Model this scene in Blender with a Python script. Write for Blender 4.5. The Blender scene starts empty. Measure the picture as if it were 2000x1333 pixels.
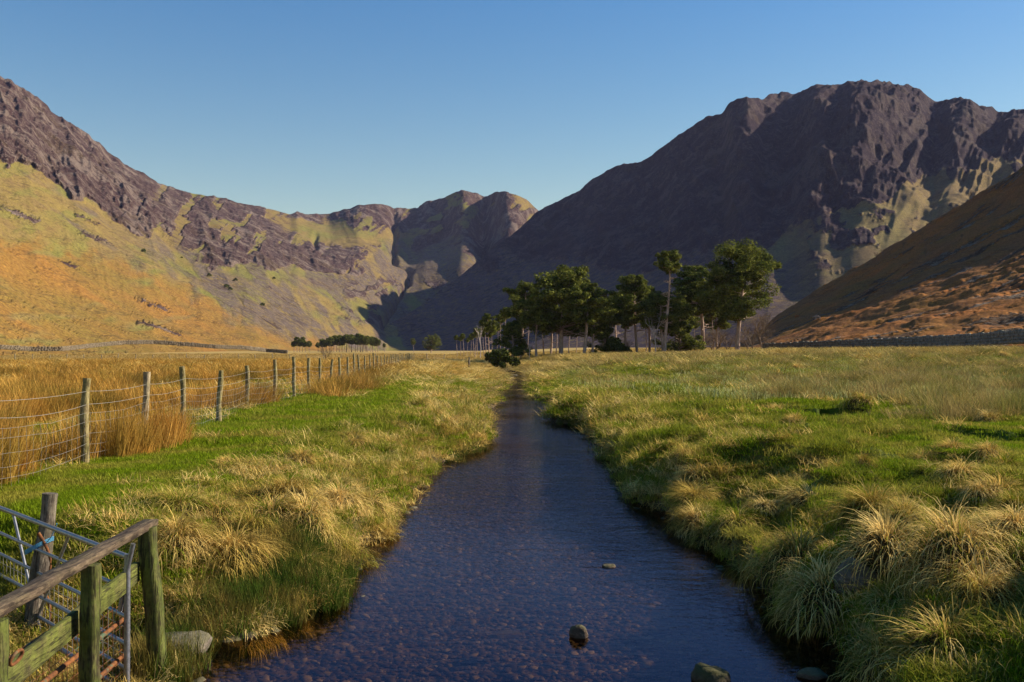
import bpy, bmesh, math, random
import numpy as np
from mathutils import Vector

sc = bpy.context.scene
# ------------------------------------------------------------------ camera, sky, sun, exposure
F = 1900.0                      # focal length in pixels of the 2000 px wide photograph
CAMZ = 1.7
PITCH = math.radians(0.66)
cam_d = bpy.data.cameras.new('camera')
cam = bpy.data.objects.new('camera', cam_d)
sc.collection.objects.link(cam)
cam.location = (0, 0, CAMZ)
cam.rotation_euler = (math.radians(90) + PITCH, 0, 0)
cam_d.sensor_width = 36
cam_d.lens = 36 * F / 2000
cam_d.clip_start = 0.1
cam_d.clip_end = 30000
sc.camera = cam

SUN_EL, SUN_AZ = math.radians(29.5), math.radians(77)     # azimuth clockwise from the view direction (+Y)
world = bpy.data.worlds.new('World')
sc.world = world
world.use_nodes = True
wn = world.node_tree
for n in list(wn.nodes): wn.nodes.remove(n)
sky = wn.nodes.new('ShaderNodeTexSky')
sky.sky_type = 'NISHITA'
sky.sun_disc = False
sky.sun_elevation = SUN_EL
sky.sun_rotation = SUN_AZ
sky.altitude = 200
sky.air_density = 1.35
sky.dust_density = 0.25
sky.ozone_density = 2.6
bgn = wn.nodes.new('ShaderNodeBackground')
bgn.inputs['Strength'].default_value = 0.062
wo = wn.nodes.new('ShaderNodeOutputWorld')
hs = wn.nodes.new('ShaderNodeHueSaturation'); hs.inputs['Saturation'].default_value = 1.5; hs.inputs['Value'].default_value = 1.0
tint = wn.nodes.new('ShaderNodeMix'); tint.data_type = 'RGBA'; tint.blend_type = 'MULTIPLY'; tint.inputs[0].default_value = 1.0
wtc = wn.nodes.new('ShaderNodeTexCoord'); wsep = wn.nodes.new('ShaderNodeSeparateXYZ'); wn.links.new(wtc.outputs['Generated'], wsep.inputs[0])
wr = wn.nodes.new('ShaderNodeValToRGB'); wn.links.new(wsep.outputs[2], wr.inputs[0])      # greener low air, more violet higher up
wr.color_ramp.elements[0].position = 0.08; wr.color_ramp.elements[0].color = (0.70, 0.60, 0.475, 1)
wr.color_ramp.elements[1].position = 0.38; wr.color_ramp.elements[1].color = (0.86, 0.55, 0.56, 1)
wm_ = wn.nodes.new('ShaderNodeVectorMath'); wm_.operation = 'SCALE'; wm_.inputs['Scale'].default_value = 2.0
wn.links.new(wr.outputs[0], wm_.inputs[0]); wn.links.new(wm_.outputs[0], tint.inputs[7])
wn.links.new(sky.outputs[0], hs.inputs['Color'])
wn.links.new(hs.outputs[0], tint.inputs[6]); wn.links.new(tint.outputs[2], bgn.inputs[0])
wn.links.new(bgn.outputs[0], wo.inputs[0])

sd = bpy.data.lights.new('sun', 'SUN')
sd.energy = 5.0
sd.angle = math.radians(0.5)
sd.color = (1.0, 0.90, 0.74)
sun = bpy.data.objects.new('sun', sd)
sc.collection.objects.link(sun)
to_sun = Vector((math.sin(SUN_AZ) * math.cos(SUN_EL), math.cos(SUN_AZ) * math.cos(SUN_EL), math.sin(SUN_EL)))
sun.rotation_euler = to_sun.to_track_quat('Z', 'Y').to_euler()
sun.location = (30, 0, 40)
sc.view_settings.view_transform = 'Standard'
sc.view_settings.look = 'None'
sc.view_settings.exposure = 0.9
sc.view_settings.gamma = 1.0
sc.view_settings.use_curve_mapping = False

# ------------------------------------------------------------------ helpers
rng = np.random.default_rng(7)
random.seed(7)
COL = sc.collection

def zv(v, y):
    """height of the point seen at pixel row v at depth y"""
    w = (666.5 - np.asarray(v, float)) / F
    return CAMZ + y * (math.sin(PITCH) + w * math.cos(PITCH)) / (math.cos(PITCH) - w * math.sin(PITCH))
def yv(v, z):
    w = (666.5 - np.asarray(v, float)) / F
    s = (math.sin(PITCH) + w * math.cos(PITCH)) / (math.cos(PITCH) - w * math.sin(PITCH))
    return (z - CAMZ) / s
def xu(u, y, v=688):
    w = (666.5 - np.asarray(v, float)) / F
    return (np.asarray(u, float) - 1000) / F * y / (math.cos(PITCH) - w * math.sin(PITCH))

def smooth(a, b, x):
    t = np.clip((x - a) / (b - a), 0, 1)
    return t * t * (3 - 2 * t)
def hash2(ix, iy, seed):
    h = (ix.astype(np.int64) * 374761393 + iy.astype(np.int64) * 668265263 + seed * 982451653) & 0xffffffff
    h = ((h ^ (h >> 13)) * 1274126177) & 0xffffffff
    h = ((h ^ (h >> 16)) * 2246822519) & 0xffffffff
    return ((h ^ (h >> 15)) & 0xffffff) / float(0xffffff)
def vn(x, y, seed=0):
    x = np.asarray(x, float); y = np.asarray(y, float)
    x, y = np.broadcast_arrays(x, y)
    ix = np.floor(x); iy = np.floor(y)
    fx = x - ix; fy = y - iy
    fx = fx ** 3 * (fx * (fx * 6 - 15) + 10); fy = fy ** 3 * (fy * (fy * 6 - 15) + 10)
    ix = ix.astype(np.int64); iy = iy.astype(np.int64)
    a = hash2(ix, iy, seed); b = hash2(ix + 1, iy, seed); c = hash2(ix, iy + 1, seed); d = hash2(ix + 1, iy + 1, seed)
    return (a + (b - a) * fx) * (1 - fy) + (c + (d - c) * fx) * fy
def fbm(x, y, seed=0, o=4, g=0.5):
    s = 0; a = 1; t = 0
    ca, sa = math.cos(0.6), math.sin(0.6)
    for i in range(o):
        s = s + a * vn(x, y, seed + i * 17); t += a; a *= g
        x, y = (x * ca - y * sa) * 2.03 + 11.3, (x * sa + y * ca) * 2.03 + 5.7
    return s / t
def ridged(x, y, seed=0, o=4, g=0.55):
    s = 0; a = 1; t = 0
    ca, sa = math.cos(0.6), math.sin(0.6)
    for i in range(o):
        s = s + a * (1 - np.abs(2 * vn(x, y, seed + i * 17) - 1)); t += a; a *= g
        x, y = (x * ca - y * sa) * 2.03 + 11.3, (x * sa + y * ca) * 2.03 + 5.7
    return s / t

def mesh_from(name, V, Fc, mats=None, smooth_sh=True, midx=None):
    V = np.asarray(V, np.float32)
    me = bpy.data.meshes.new(name)
    Fc = np.asarray(Fc, np.int32)
    n, k = Fc.shape
    me.vertices.add(len(V)); me.vertices.foreach_set('co', V.ravel())
    me.loops.add(n * k); me.loops.foreach_set('vertex_index', Fc.ravel())
    me.polygons.add(n)
    me.polygons.foreach_set('loop_start', np.arange(0, n * k, k, dtype=np.int32))
    me.polygons.foreach_set('loop_total', np.full(n, k, np.int32))
    if smooth_sh: me.polygons.foreach_set('use_smooth', np.ones(n, bool))
    for m in (mats or []): me.materials.append(m)
    if midx is not None: me.polygons.foreach_set('material_index', np.asarray(midx, np.int32))
    me.update(calc_edges=True)
    return me
def link(name, me, parent=None, loc=None):
    o = bpy.data.objects.new(name, me)
    COL.objects.link(o)
    if parent is not None: o.parent = parent
    if loc is not None: o.location = loc
    return o
def tag(o, label=None, cat=None, group=None, kind=None):
    if label: o['label'] = label
    if cat: o['category'] = cat
    if group: o['group'] = group
    if kind: o['kind'] = kind
    return o
def empty(name, loc, rz=0, **k):
    o = bpy.data.objects.new(name, None)
    COL.objects.link(o); o.location = loc; o.rotation_euler = (0, 0, rz)
    o.empty_display_size = 0.2
    return tag(o, **k)
def copy_tree(o, parent=None):
    c = o.copy(); COL.objects.link(c); c.parent = parent
    for ch in list(o.children): copy_tree(ch, c)
    return c
def attr(me, name, data):
    a = me.attributes.new(name, 'FLOAT', 'POINT')
    a.data.foreach_set('value', np.asarray(data, np.float32).ravel())
def grid_faces(nr, nc):
    i = np.arange(nr - 1)[:, None] * nc + np.arange(nc - 1)[None, :]
    i = i.ravel()
    return np.stack([i, i + 1, i + nc + 1, i + nc], 1)

class MB:
    """collects quads / triangles as quads"""
    def __init__(s): s.V = []; s.Q = []; s.n = 0
    def add(s, V, Q):
        V = np.asarray(V, float); Q = np.asarray(Q, int)
        if Q.shape[1] == 3: Q = np.concatenate([Q, Q[:, 2:3]], 1)
        s.V.append(V); s.Q.append(Q + s.n); s.n += len(V)
    def tube(s, P, R, k=6, cap=True):
        P = np.asarray(P, float); n = len(P)
        R = np.broadcast_to(np.asarray(R, float), (n,))
        T = np.gradient(P, axis=0); T /= (np.linalg.norm(T, axis=1)[:, None] + 1e-9)
        up = np.array([0, 0, 1.0]) if abs(T[0][2]) < 0.9 else np.array([1.0, 0, 0])
        A = np.cross(T, up); A /= (np.linalg.norm(A, axis=1)[:, None] + 1e-9)
        B = np.cross(T, A)
        th = np.arange(k) * 2 * math.pi / k
        V = P[:, None, :] + R[:, None, None] * (A[:, None, :] * np.cos(th)[None, :, None] + B[:, None, :] * np.sin(th)[None, :, None])
        V = V.reshape(-1, 3)
        i = np.arange(n - 1)[:, None] * k; j = np.arange(k)[None, :]; j2 = (j + 1) % k
        Q = np.stack([i + j, i + j2, i + k + j2, i + k + j], -1).reshape(-1, 4)
        s.add(V, Q)
        if cap:
            s.add(np.concatenate([V[-k:], [P[-1]]]), [[a, (a + 1) % k, k] for a in range(k)])
            s.add(np.concatenate([V[:k], [P[0]]]), [[(a + 1) % k, a, k] for a in range(k)])
    def mesh(s, name, mats, smooth_sh=True):
        V = np.concatenate(s.V); Q = np.concatenate(s.Q)
        # from_pydata-free: degenerate last index means triangle
        tri = Q[:, 2] == Q[:, 3]
        if not tri.any(): return mesh_from(name, V, Q, mats, smooth_sh)
        T1 = Q[tri][:, :3]; q = Q[~tri]
        T = np.concatenate([T1, q[:, [0, 1, 2]], q[:, [0, 2, 3]]]) if len(q) else T1
        return mesh_from(name, V, T, mats, smooth_sh)

# ------------------------------------------------------------------ material helpers
def newmat(name):
    m = bpy.data.materials.new(name); m.use_nodes = True
    nt = m.node_tree
    for n in list(nt.nodes): nt.nodes.remove(n)
    out = nt.nodes.new('ShaderNodeOutputMaterial')
    return m, nt, out
class N:
    def __init__(s, nt): s.nt = nt
    def node(s, t, **k):
        n = s.nt.nodes.new(t)
        for a, b in k.items(): setattr(n, a, b)
        return n
    def pos(s):
        return s.node('ShaderNodeNewGeometry').outputs['Position']
    def objc(s):
        return s.node('ShaderNodeTexCoord').outputs['Object']
    def mapped(s, vec, sc_=(1, 1, 1), rot=(0, 0, 0)):
        m = s.node('ShaderNodeMapping'); m.inputs['Scale'].default_value = sc_; m.inputs['Rotation'].default_value = rot
        s.nt.links.new(vec, m.inputs['Vector']); return m.outputs[0]
    def noise(s, vec, scale, detail=4, rough=0.55, dist=0.0):
        n = s.node('ShaderNodeTexNoise'); n.inputs['Scale'].default_value = scale
        n.inputs['Detail'].default_value = detail; n.inputs['Roughness'].default_value = rough
        n.inputs['Distortion'].default_value = dist
        s.nt.links.new(vec, n.inputs['Vector']); return n.outputs['Fac']
    def voro(s, vec, scale, feature='F1', out='Distance', rand=1):
        n = s.node('ShaderNodeTexVoronoi', feature=feature); n.inputs['Scale'].default_value = scale
        n.inputs['Randomness'].default_value = rand
        s.nt.links.new(vec, n.inputs['Vector']); return n.outputs[out]
    def ramp(s, fac, stops):
        r = s.node('ShaderNodeValToRGB'); e = r.color_ramp.elements
        while len(e) < len(stops): e.new(0.5)
        for i, (p, c) in enumerate(stops):
            e[i].position = p; e[i].color = (c[0], c[1], c[2], 1) if hasattr(c, '__len__') else (c, c, c, 1)
        s.link(fac, r.inputs[0]); return r.outputs[0]
    def link(s, a, b):
        if hasattr(a, 'is_linked') or hasattr(a, 'links'): s.nt.links.new(a, b)
        else:
            if hasattr(a, '__len__') and len(a) == 3 and b.type == 'RGBA': a = (*a, 1)
            b.default_value = a
    def mix(s, f, a, b, mode='MIX'):
        m = s.node('ShaderNodeMix', data_type='RGBA', blend_type=mode)
        s.link(f, m.inputs[0]); s.link(a, m.inputs[6]); s.link(b, m.inputs[7]); return m.outputs[2]
    def math(s, op, a, b=0.0, clamp=False):
        m = s.node('ShaderNodeMath', operation=op, use_clamp=clamp)
        s.link(a, m.inputs[0]); s.link(b, m.inputs[1]); return m.outputs[0]
    def attr(s, name):
        return s.node('ShaderNodeAttribute', attribute_name=name).outputs['Fac']
    def bump(s, h, strength=0.5, dist=1.0):
        b = s.node('ShaderNodeBump'); b.inputs['Strength'].default_value = strength
        b.inputs['Distance'].default_value = dist; s.link(h, b.inputs['Height']); return b.outputs[0]
    def pbr(s, out, col, rough=0.9, bump=None, metal=0.0, spec=0.2):
        p = s.node('ShaderNodeBsdfPrincipled')
        s.link(col, p.inputs['Base Color']); s.link(rough, p.inputs['Roughness'])
        p.inputs['Metallic'].default_value = metal; p.inputs['Specular IOR Level'].default_value = spec
        if bump is not None: s.link(bump, p.inputs['Normal'])
        s.nt.links.new(p.outputs[0], out.inputs[0]); return p

def leaf_mat(name, c1, c2, c3=None, trans=0.3, patch=0.6, rootcol=None):
    m, nt, out = newmat(name); n = N(nt)
    rnd = n.node('ShaderNodeObjectInfo').outputs['Random']
    col = n.mix(n.ramp(rnd, [(0.15, 0), (0.85, 1)]), c1, c2)
    if c3 is not None:
        f = n.noise(n.pos(), patch, 3)
        col = n.mix(n.ramp(f, [(0.45, 0), (0.62, 1)]), col, c3)
    isl = n.node('ShaderNodeNewGeometry').outputs['Random Per Island']
    col = n.mix(1.0, col, n.ramp(isl, [(0, 0.42), (1, 1.4)]), 'MULTIPLY')
    d = n.node('ShaderNodeBsdfDiffuse'); n.link(col, d.inputs[0])
    t = n.node('ShaderNodeBsdfTranslucent'); n.link(col, t.inputs[0])
    mx = n.node('ShaderNodeMixShader'); mx.inputs[0].default_value = trans
    nt.links.new(d.outputs[0], mx.inputs[1]); nt.links.new(t.outputs[0], mx.inputs[2])
    nt.links.new(mx.outputs[0], out.inputs[0])
    return m

# ------------------------------------------------------------------ the stream's course
WZ = -0.8
edgeL = [(270,1420),(305,1333),(340,1272),(430,1248),(550,1224),(620,1190),(632,1160),(655,1120),(700,1085),(745,1040),(780,1012),(785,975),(835,925),(880,890),(935,878),(940,840),(935,812),(968,796),(948,776),(985,755),(980,745),(985,733),(975,726)]
edgeR = [(1800,1420),(1720,1333),(1600,1255),(1520,1195),(1455,1125),(1385,1075),(1300,1015),(1240,965),(1200,900),(1178,862),(1150,835),(1090,826),(1092,792),(1048,776),(1036,757),(1044,742),(1036,732),(1016,727)]
def edge_table(E):
    E = np.array(E, float); y = yv(E[:, 1], WZ); x = xu(E[:, 0], y, E[:, 1]); return y, x
_yl, _xl = edge_table(edgeL); _yr, _xr = edge_table(edgeR)
_yl = np.concatenate([[-3, 3], _yl, [150, 190, 400]]); _xl = np.concatenate([[-3.0, -2.75], _xl, [-3.5, -9, -30]])
_yr = np.concatenate([[-3, 3], _yr, [150, 190, 400]]); _xr = np.concatenate([[3.2, 3.0], _xr, [-2.4, -8.2, -29.5]])
def edges(y):
    l = np.interp(y, _yl, _xl); r = np.interp(y, _yr, _xr)
    l = l + (vn(y * 0.9, 3.3, 5) - 0.5) * 0.35 + (vn(y * 3.1, 1.3, 6) - 0.5) * 0.22
    r = r + (vn(y * 0.8, 7.3, 8) - 0.5) * 0.35 + (vn(y * 2.7, 4.3, 9) - 0.5) * 0.28
    return l, r

def ground(x, y):
    x = np.asarray(x, float); y = np.asarray(y, float)
    l, r = edges(y)
    dl = l - x; dr = x - r
    far = smooth(110, 160, y)
    # wide field levels
    right = smooth(2, 12, dr) * smooth(28, 95, y) * 0.95 + smooth(14, 50, x) * smooth(40, 110, y) * 0.7
    right += smooth(120, 260, y) * smooth(0, 60, x) * 1.0
    base = np.where(dr > -1, right, 0.0)
    base = base + smooth(250, 900, y) * 3.0 * smooth(20, -80, x) + smooth(300, 900, y) * 3 * smooth(-80, 20, x)
    base = base - 0.55 * smooth(38, 58, y) * smooth(9, 1, np.minimum(np.abs(dl), np.abs(dr))) * smooth(150, 120, y)
    # bumps
    bR = (ridged(x * 0.6, y * 0.5, 21, 3) - 0.55) * 0.85 + (fbm(x * 1.9, y * 1.6, 31, 3) - 0.5) * 0.40
    calmR = 0.28 + 0.72 * smooth(6.5, 2.5, dr) + 0.1 * smooth(30, 60, y)
    bR = bR * calmR
    bL = (fbm(x * 0.35, y * 0.3, 41, 3) - 0.5) * 0.22 + (fbm(x * 2.2, y * 2.0, 43, 3) - 0.5) * 0.40 * smooth(3.4, 1.0, dl)
    b = np.where(dr > -0.5, bR, bL) * smooth(200, 60, y)
    # scarps on the right
    ys = np.interp(x, [2.5, 3.4, 5.5, 6.3, 7.5, 9.5, 12], [50, 47, 42.5, 37, 32.5, 30, 29.5]) + (fbm(x * 1.1, y * 0 + 3, 51, 2) - 0.5) * 3.0
    w = smooth(1.5, 3.5, x) * smooth(11.5, 9.0, x)
    step = -0.62 * w * smooth(0.25, -0.15, y - ys) * smooth(-9, -1.2, y - ys)
    ys2 = ys - 7.5 - 1.2 * (vn(x * 0.8, 9.1, 52))
    w2 = smooth(5.6, 6.6, x) * smooth(12.5, 9.5, x)
    step2 = -0.5 * w2 * smooth(0.2, -0.15, y - ys2) * smooth(-5, -0.8, y - ys2)
    # banks
    hl = -1.0 + 0.30 * smooth(-0.12, 0.12, dl) + 0.30 * smooth(0.05, 0.5, dl) + 0.40 * smooth(0.2, 2.2, dl)
    hr = -1.0 + 0.52 * smooth(-0.08, 0.22, dr) + 0.22 * smooth(0.15, 0.9, dr) + 0.26 * smooth(0.4, 3.5, dr)
    # low wet tongue on the left bank close to the camera
    tong = np.exp(-(((x + 2.35) / 1.1) ** 2 + ((y - 9.2) / 1.3) ** 2))
    pit = smooth(0.15, -0.5, x + 2.75) * smooth(-6.5, -4.6, x + 0.35 * (y - 6)) * smooth(9.6, 8.0, y + 0.5 * (x + 3))
    mid = 0.5 * (l + r); hw = 0.5 * (r - l)
    q = np.clip(np.abs(x - mid) / np.maximum(hw, 0.2), 0, 1)
    bed = -1.18 + 0.22 * q ** 2 + (fbm(x * 1.3, y * 0.9, 61, 3) - 0.5) * 0.10
    land = np.where(dr > dl, hr, hl)
    z = np.where((dl < -0.12) & (dr < -0.08), np.minimum(bed, -0.98), land + (base + b + step + step2) * np.where(dr > dl, smooth(0.0, 0.7, dr), smooth(0.05, 0.9, dl)))
    z = z - tong * 0.42 * smooth(0.0, 0.6, dl) - pit * (0.62 + 0.1 * fbm(x * 2, y * 2, 3, 2)) * smooth(-0.2, 0.3, dl)
    # stream fades out far away
    z = np.where(y > 150, np.maximum(z, base + b), z)
    z = np.where((y > 110) & (y <= 150), z * (1 - far) + np.maximum(z, base + b) * far, z)
    return z
def hit(u, v, ymin=3.0, ymax=400.0):
    """where the sight line through a pixel meets the ground"""
    y = np.exp(np.linspace(math.log(ymin), math.log(ymax), 900))
    x = xu(u, y, v); z = zv(v, y); g = ground(x, y)
    k = np.nonzero(z < g)[0]
    k = k[0] if len(k) else len(y) - 1
    return float(x[k]), float(y[k]), float(g[k])
# ================================================================== SETTING
# ------------------------------------------------------------------ mountains: each a sheet from its foot to its ridge and down behind
def hill(name, us, foot, ridge, sky_v, prof, relief, nr, back=0.35, zones=None, mat=None):
    """us columns; foot = (u,y,v) table; ridge = (u,y) table; sky_v = (u,v) skyline table"""
    fu = np.array([f[0] for f in foot], float)
    yf = np.interp(us, fu, [f[1] for f in foot]); vf = np.interp(us, fu, [f[2] for f in foot])
    ud = np.arange(us[0], us[-1] + 1, 2.0); yd = np.interp(ud, [r[0] for r in ridge], [r[1] for r in ridge])
    kk = np.hanning(23); kk /= kk.sum(); yr = np.interp(us, ud, np.convolve(np.pad(yd, 11, mode='edge'), kk, 'valid'))
    vs = np.interp(us, [s[0] for s in sky_v], [s[1] for s in sky_v])
    k = np.ones(5) / 5.0
    vs = np.convolve(np.pad(vs, 2, mode='edge'), k, 'valid')
    zf = zv(vf, yf); zr = zv(vs, yr)
    t = np.concatenate([[-0.08], np.linspace(0, 1, nr), 1 + np.array([.01, .03, .07, .15, .3, .6, 1.0])])
    T = t[:, None]; tt = np.clip(T, 0, 1)
    U = us[None, :] + 0 * T
    P = prof(tt, U)
    Y = yf + (yr - yf) * T
    Y = np.where(T > 1, yr + (T - 1) * (yr - yf) * 0.9, Y)
    Z = zf + (zr - zf) * P
    Z = np.where(T > 1, zr - (T - 1) ** 1.0 * (zr - zf) * 1.0, Z)
    Z = np.where(T < 0, zf - 12, Z)
    X = (U - 1000) / F * Y
    V = 688.4 - (Z - CAMZ) / Y * F
    m = zones(U, V, tt, X, Y)
    rz, ry = relief(U, tt, X, Y, Z, m, V)
    Z = Z + rz * np.where(T < 0, 0, 1)
    Y = Y - ry * np.where(T < 0, 0, 1); X = (U - 1000) / F * Y
    nrr, nc = Z.shape
    me = mesh_from(name, np.stack([X, Y, Z], -1).reshape(-1, 3), grid_faces(nrr, nc), [mat])
    for a, d in m.items(): attr(me, a, d)
    o = link(name, me); tag(o, kind='structure')
    return o

def mountain_mat(name, rock1, rock2, heather, grass1, grass2, orange, screec, sc_=1.0, bump=1.0):
    m, nt, out = newmat(name); n = N(nt); p = n.pos()
    cr, se, og, gr = n.attr('crag'), n.attr('scree'), n.attr('bracken'), n.attr('green')
    big = n.noise(p, 0.012 * sc_, 5, 0.6); midn = n.noise(p, 0.05 * sc_, 5, 0.65); fine = n.noise(p, 0.22 * sc_, 4, 0.7)
    stretched = n.noise(n.mapped(p, (1, 1, 0.35), (0, 0, 0.4)), 0.11 * sc_, 5, 0.7, 0.6)
    vor = n.voro(p, 0.12 * sc_)
    grass = n.mix(n.ramp(midn, [(0.35, 0), (0.65, 1)]), grass1, grass2)
    grass = n.mix(n.math('MULTIPLY', gr, n.ramp(big, [(0.35, 0.2), (0.6, 1)])), grass, (grass1[0] * 0.72, grass1[1] * 0.93, grass1[2] * 0.8))
    orr = n.mix(n.ramp(big, [(0.36, 0), (0.62, 1)]), orange, (orange[0] * 0.72, orange[1] * 0.98, orange[2]))
    orr = n.mix(n.ramp(fine, [(0.42, 0), (0.72, 0.6)]), orr, (orange[0] * 0.5, orange[1] * 0.55, orange[2]))
    col = n.mix(n.math('ADD', og, n.math('MULTIPLY', n.math('SUBTRACT', midn, 0.5), 0.8), True), grass, orr)
    scr = n.mix(n.ramp(fine, [(0.35, 0), (0.7, 1)]), screec, tuple(c * 0.55 for c in screec))
    col = n.mix(n.math('MULTIPLY', se, n.ramp(stretched, [(0.38, 0), (0.52, 1)])), col, scr)
    # scattered dark scrub and boulders
    spots = n.math('MULTIPLY', n.ramp(n.noise(p, 0.09 * sc_, 4, 0.7), [(0.50, 0), (0.60, 1)]), n.ramp(big, [(0.4, 0.0), (0.6, 0.9)]))
    col = n.mix(n.math('MULTIPLY', spots, n.math('ADD', se, cr, True)), col, tuple(c * 0.7 for c in heather))
    patch = n.noise(n.mapped(p, (1, 1, 0.5), (0.3, 0, 0.5)), 0.028 * sc_, 6, 0.68, 0.8)
    rock = n.mix(n.ramp(stretched, [(0.40, 0), (0.66, 1)]), heather, rock1)
    rock = n.mix(n.ramp(n.noise(n.mapped(p, (1, 1, 0.7), (0.2, 0.4, 0.1)), 0.017 * sc_, 5, 0.62), [(0.55, 0), (0.63, 0.6)]), rock, tuple(c * 0.6 for c in grass2))
    rock = n.mix(n.ramp(fine, [(0.54, 0), (0.62, 1)]), rock, rock2)
    rock = n.mix(n.ramp(n.noise(p, 0.4 * sc_, 5, 0.75), [(0.40, 0.85), (0.48, 0)]), rock, tuple(c * 0.5 for c in heather))
    rock = n.mix(n.ramp(patch, [(0.34, 0.85), (0.47, 0)]), rock, tuple(c * 0.62 for c in heather))
    rock = n.mix(n.ramp(patch, [(0.52, 0), (0.58, 0.9)]), rock, tuple(c * 0.9 for c in rock2))
    rock = n.mix(n.ramp(vor, [(0.0, 0.75), (0.35, 0)]), rock, tuple(c * 0.55 for c in heather))
    col = n.mix(n.ramp(n.math('ADD', cr, n.math('MULTIPLY', n.math('SUBTRACT', midn, 0.5), 1.1)), [(0.40, 0), (0.58, 1)]), col, rock)
    col = n.mix(1.0, col, n.ramp(n.noise(p, 0.45 * sc_, 5, 0.8), [(0.34, 0.45), (0.66, 1.5)]), 'MULTIPLY')
    tracks = n.noise(n.mapped(p, (0.25, 0.25, 3.2)), 0.06 * sc_, 4, 0.6, 0.4)
    col = n.mix(n.math('MULTIPLY', n.ramp(tracks, [(0.56, 0), (0.60, 0.55), (0.64, 0)]), n.math('SUBTRACT', 1.0, cr, True)), col, tuple(c * 0.45 for c in grass2))
    h = n.math('ADD', n.math('MULTIPLY', stretched, 0.8), n.math('ADD', n.math('MULTIPLY', fine, 0.55), n.math('MULTIPLY', n.noise(p, 0.7 * sc_, 4, 0.75), 0.22)))
    h = n.math('MULTIPLY', h, n.math('ADD', n.math('MULTIPLY', cr, 1.0), n.math('ADD', n.math('MULTIPLY', se, 0.25), 0.12)))
    b = n.bump(h, 0.7, 9.0 * bump / sc_)
    n.pbr(out, col, 0.95, b, spec=0.05)
    return m

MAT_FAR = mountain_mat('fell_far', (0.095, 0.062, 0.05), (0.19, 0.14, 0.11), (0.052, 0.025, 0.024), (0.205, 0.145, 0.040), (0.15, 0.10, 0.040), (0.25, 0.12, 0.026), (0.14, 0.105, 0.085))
MAT_RIGHT = mountain_mat('fell_right', (0.052, 0.034, 0.034), (0.09, 0.065, 0.055), (0.028, 0.016, 0.022), (0.18, 0.125, 0.045), (0.12, 0.08, 0.04), (0.20, 0.12, 0.035), (0.085, 0.06, 0.065))  # darker and less red than the far fell: this mountain's shade painted in
MAT_NEAR = mountain_mat('fell_near', (0.16, 0.11, 0.07), (0.22, 0.17, 0.12), (0.09, 0.045, 0.02), (0.24, 0.105, 0.03), (0.19, 0.075, 0.024), (0.30, 0.105, 0.022), (0.2, 0.15, 0.08), sc_=3.5, bump=1.3)

L1 = [(-700,-50),(-300,150),(0,300),(60,328),(190,400),(260,445),(330,480),(420,520),(500,535),(560,515),(640,528),(700,520),(740,480),(780,470),(850,470),(900,490),(960,500),(1050,440),(1250,440)]
L2 = [(-700,250),(0,440),(150,485),(300,545),(450,603),(600,652),(700,672),(800,690),(1250,700)]
def zonesA(U, V, T, X, Y):
    wu = U + (fbm(U / 60, V / 30, 3, 3) - 0.5) * 60
    wv = V + (fbm(U / 45 + 9, V / 40, 4, 4) - 0.5) * 62
    l1 = np.interp(wu, [a[0] for a in L1], [a[1] for a in L1]); l2 = np.interp(wu, [a[0] for a in L2], [a[1] for a in L2])
    crag = smooth(8, -10, wv - l1)
    # olive shelf inside the cirque
    shelf = smooth(480, 600, wu) * smooth(830, 760, wu) * smooth(418, 440, wv + (wu - 600) * -.12) * smooth(478, 455, wv + (wu - 600) * -.12)
    crag = crag * (1 - 0.9 * shelf)
    # outcrop bands across the grassy slopes
    ob = smooth(0.60, 0.68, fbm(U / 34 + V / 60, V / 7.0 - U / 16.0, 14, 3)) * smooth(300, 200, np.abs(V - 470)) * smooth(650, 420, U)
    ex = 0
    for (a, b, c, d, w) in [(270,575,330,600,5),(275,625,350,652,7),(140,330,200,370,6),(160,455,215,480,6),(120,500,150,510,4),(150,420,190,440,4),(0,395,70,425,6),(430,350,560,400,5)]:
        tt = np.clip(((U - a) * (c - a) + (V - b) * (d - b)) / ((c - a) ** 2 + (d - b) ** 2), 0, 1)
        dist = np.hypot(U - a - tt * (c - a), (V - b - tt * (d - b)) * 1.6)
        ex = np.maximum(ex, smooth(w * 1.6, w * 0.4, dist + (fbm(U / 6, V / 4, 77, 2) - 0.5) * 14))
    crag = np.maximum(crag, np.maximum(0.14 * ob, 0.6 * ex))
    crag2 = smooth(0.52, 0.62, fbm(U / 22, V / 13, 19, 4)) * smooth(620, 720, U) * smooth(530, 560, V) * smooth(660, 620, V)
    crag = np.maximum(crag, 0.8 * crag2)
    br = smooth(-6, 16, wv - l2) * smooth(0.12, 0.36, fbm(U / 90, V / 22, 23, 3)) * smooth(760, 600, U)
    scree = smooth(-14, 10, wv - l1) * smooth(30, -10, wv - l2) * smooth(180, 380, U) * smooth(0.34, 0.52, fbm(U / 26 - V / 40, V / 60, 29, 4))
    scree = np.maximum(scree, 0.9 * smooth(790, 830, wu) * smooth(440, 470, wv) * smooth(570, 540, wv))
    scree = np.maximum(scree, 0.8 * smooth(0.56, 0.66, fbm(U / 30 - V / 22, V / 90, 39, 3)) * smooth(0, 40, wv - l1) * smooth(10, -40, wv - l2))
    green = smooth(0.45, 0.62, fbm(U / 70, V / 25, 33, 3))
    green = np.maximum(green, smooth(655, 672, V) * smooth(560, 380, U) * 0.9)
    hole = smooth(0.56, 0.66, fbm(U / 30 + V / 24, V / 44 - U / 60, 45, 4)) * smooth(150, 380, U)
    crag = crag * (1 - 0.62 * hole)
    return dict(crag=crag, scree=scree, bracken=br, green=green)
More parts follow.
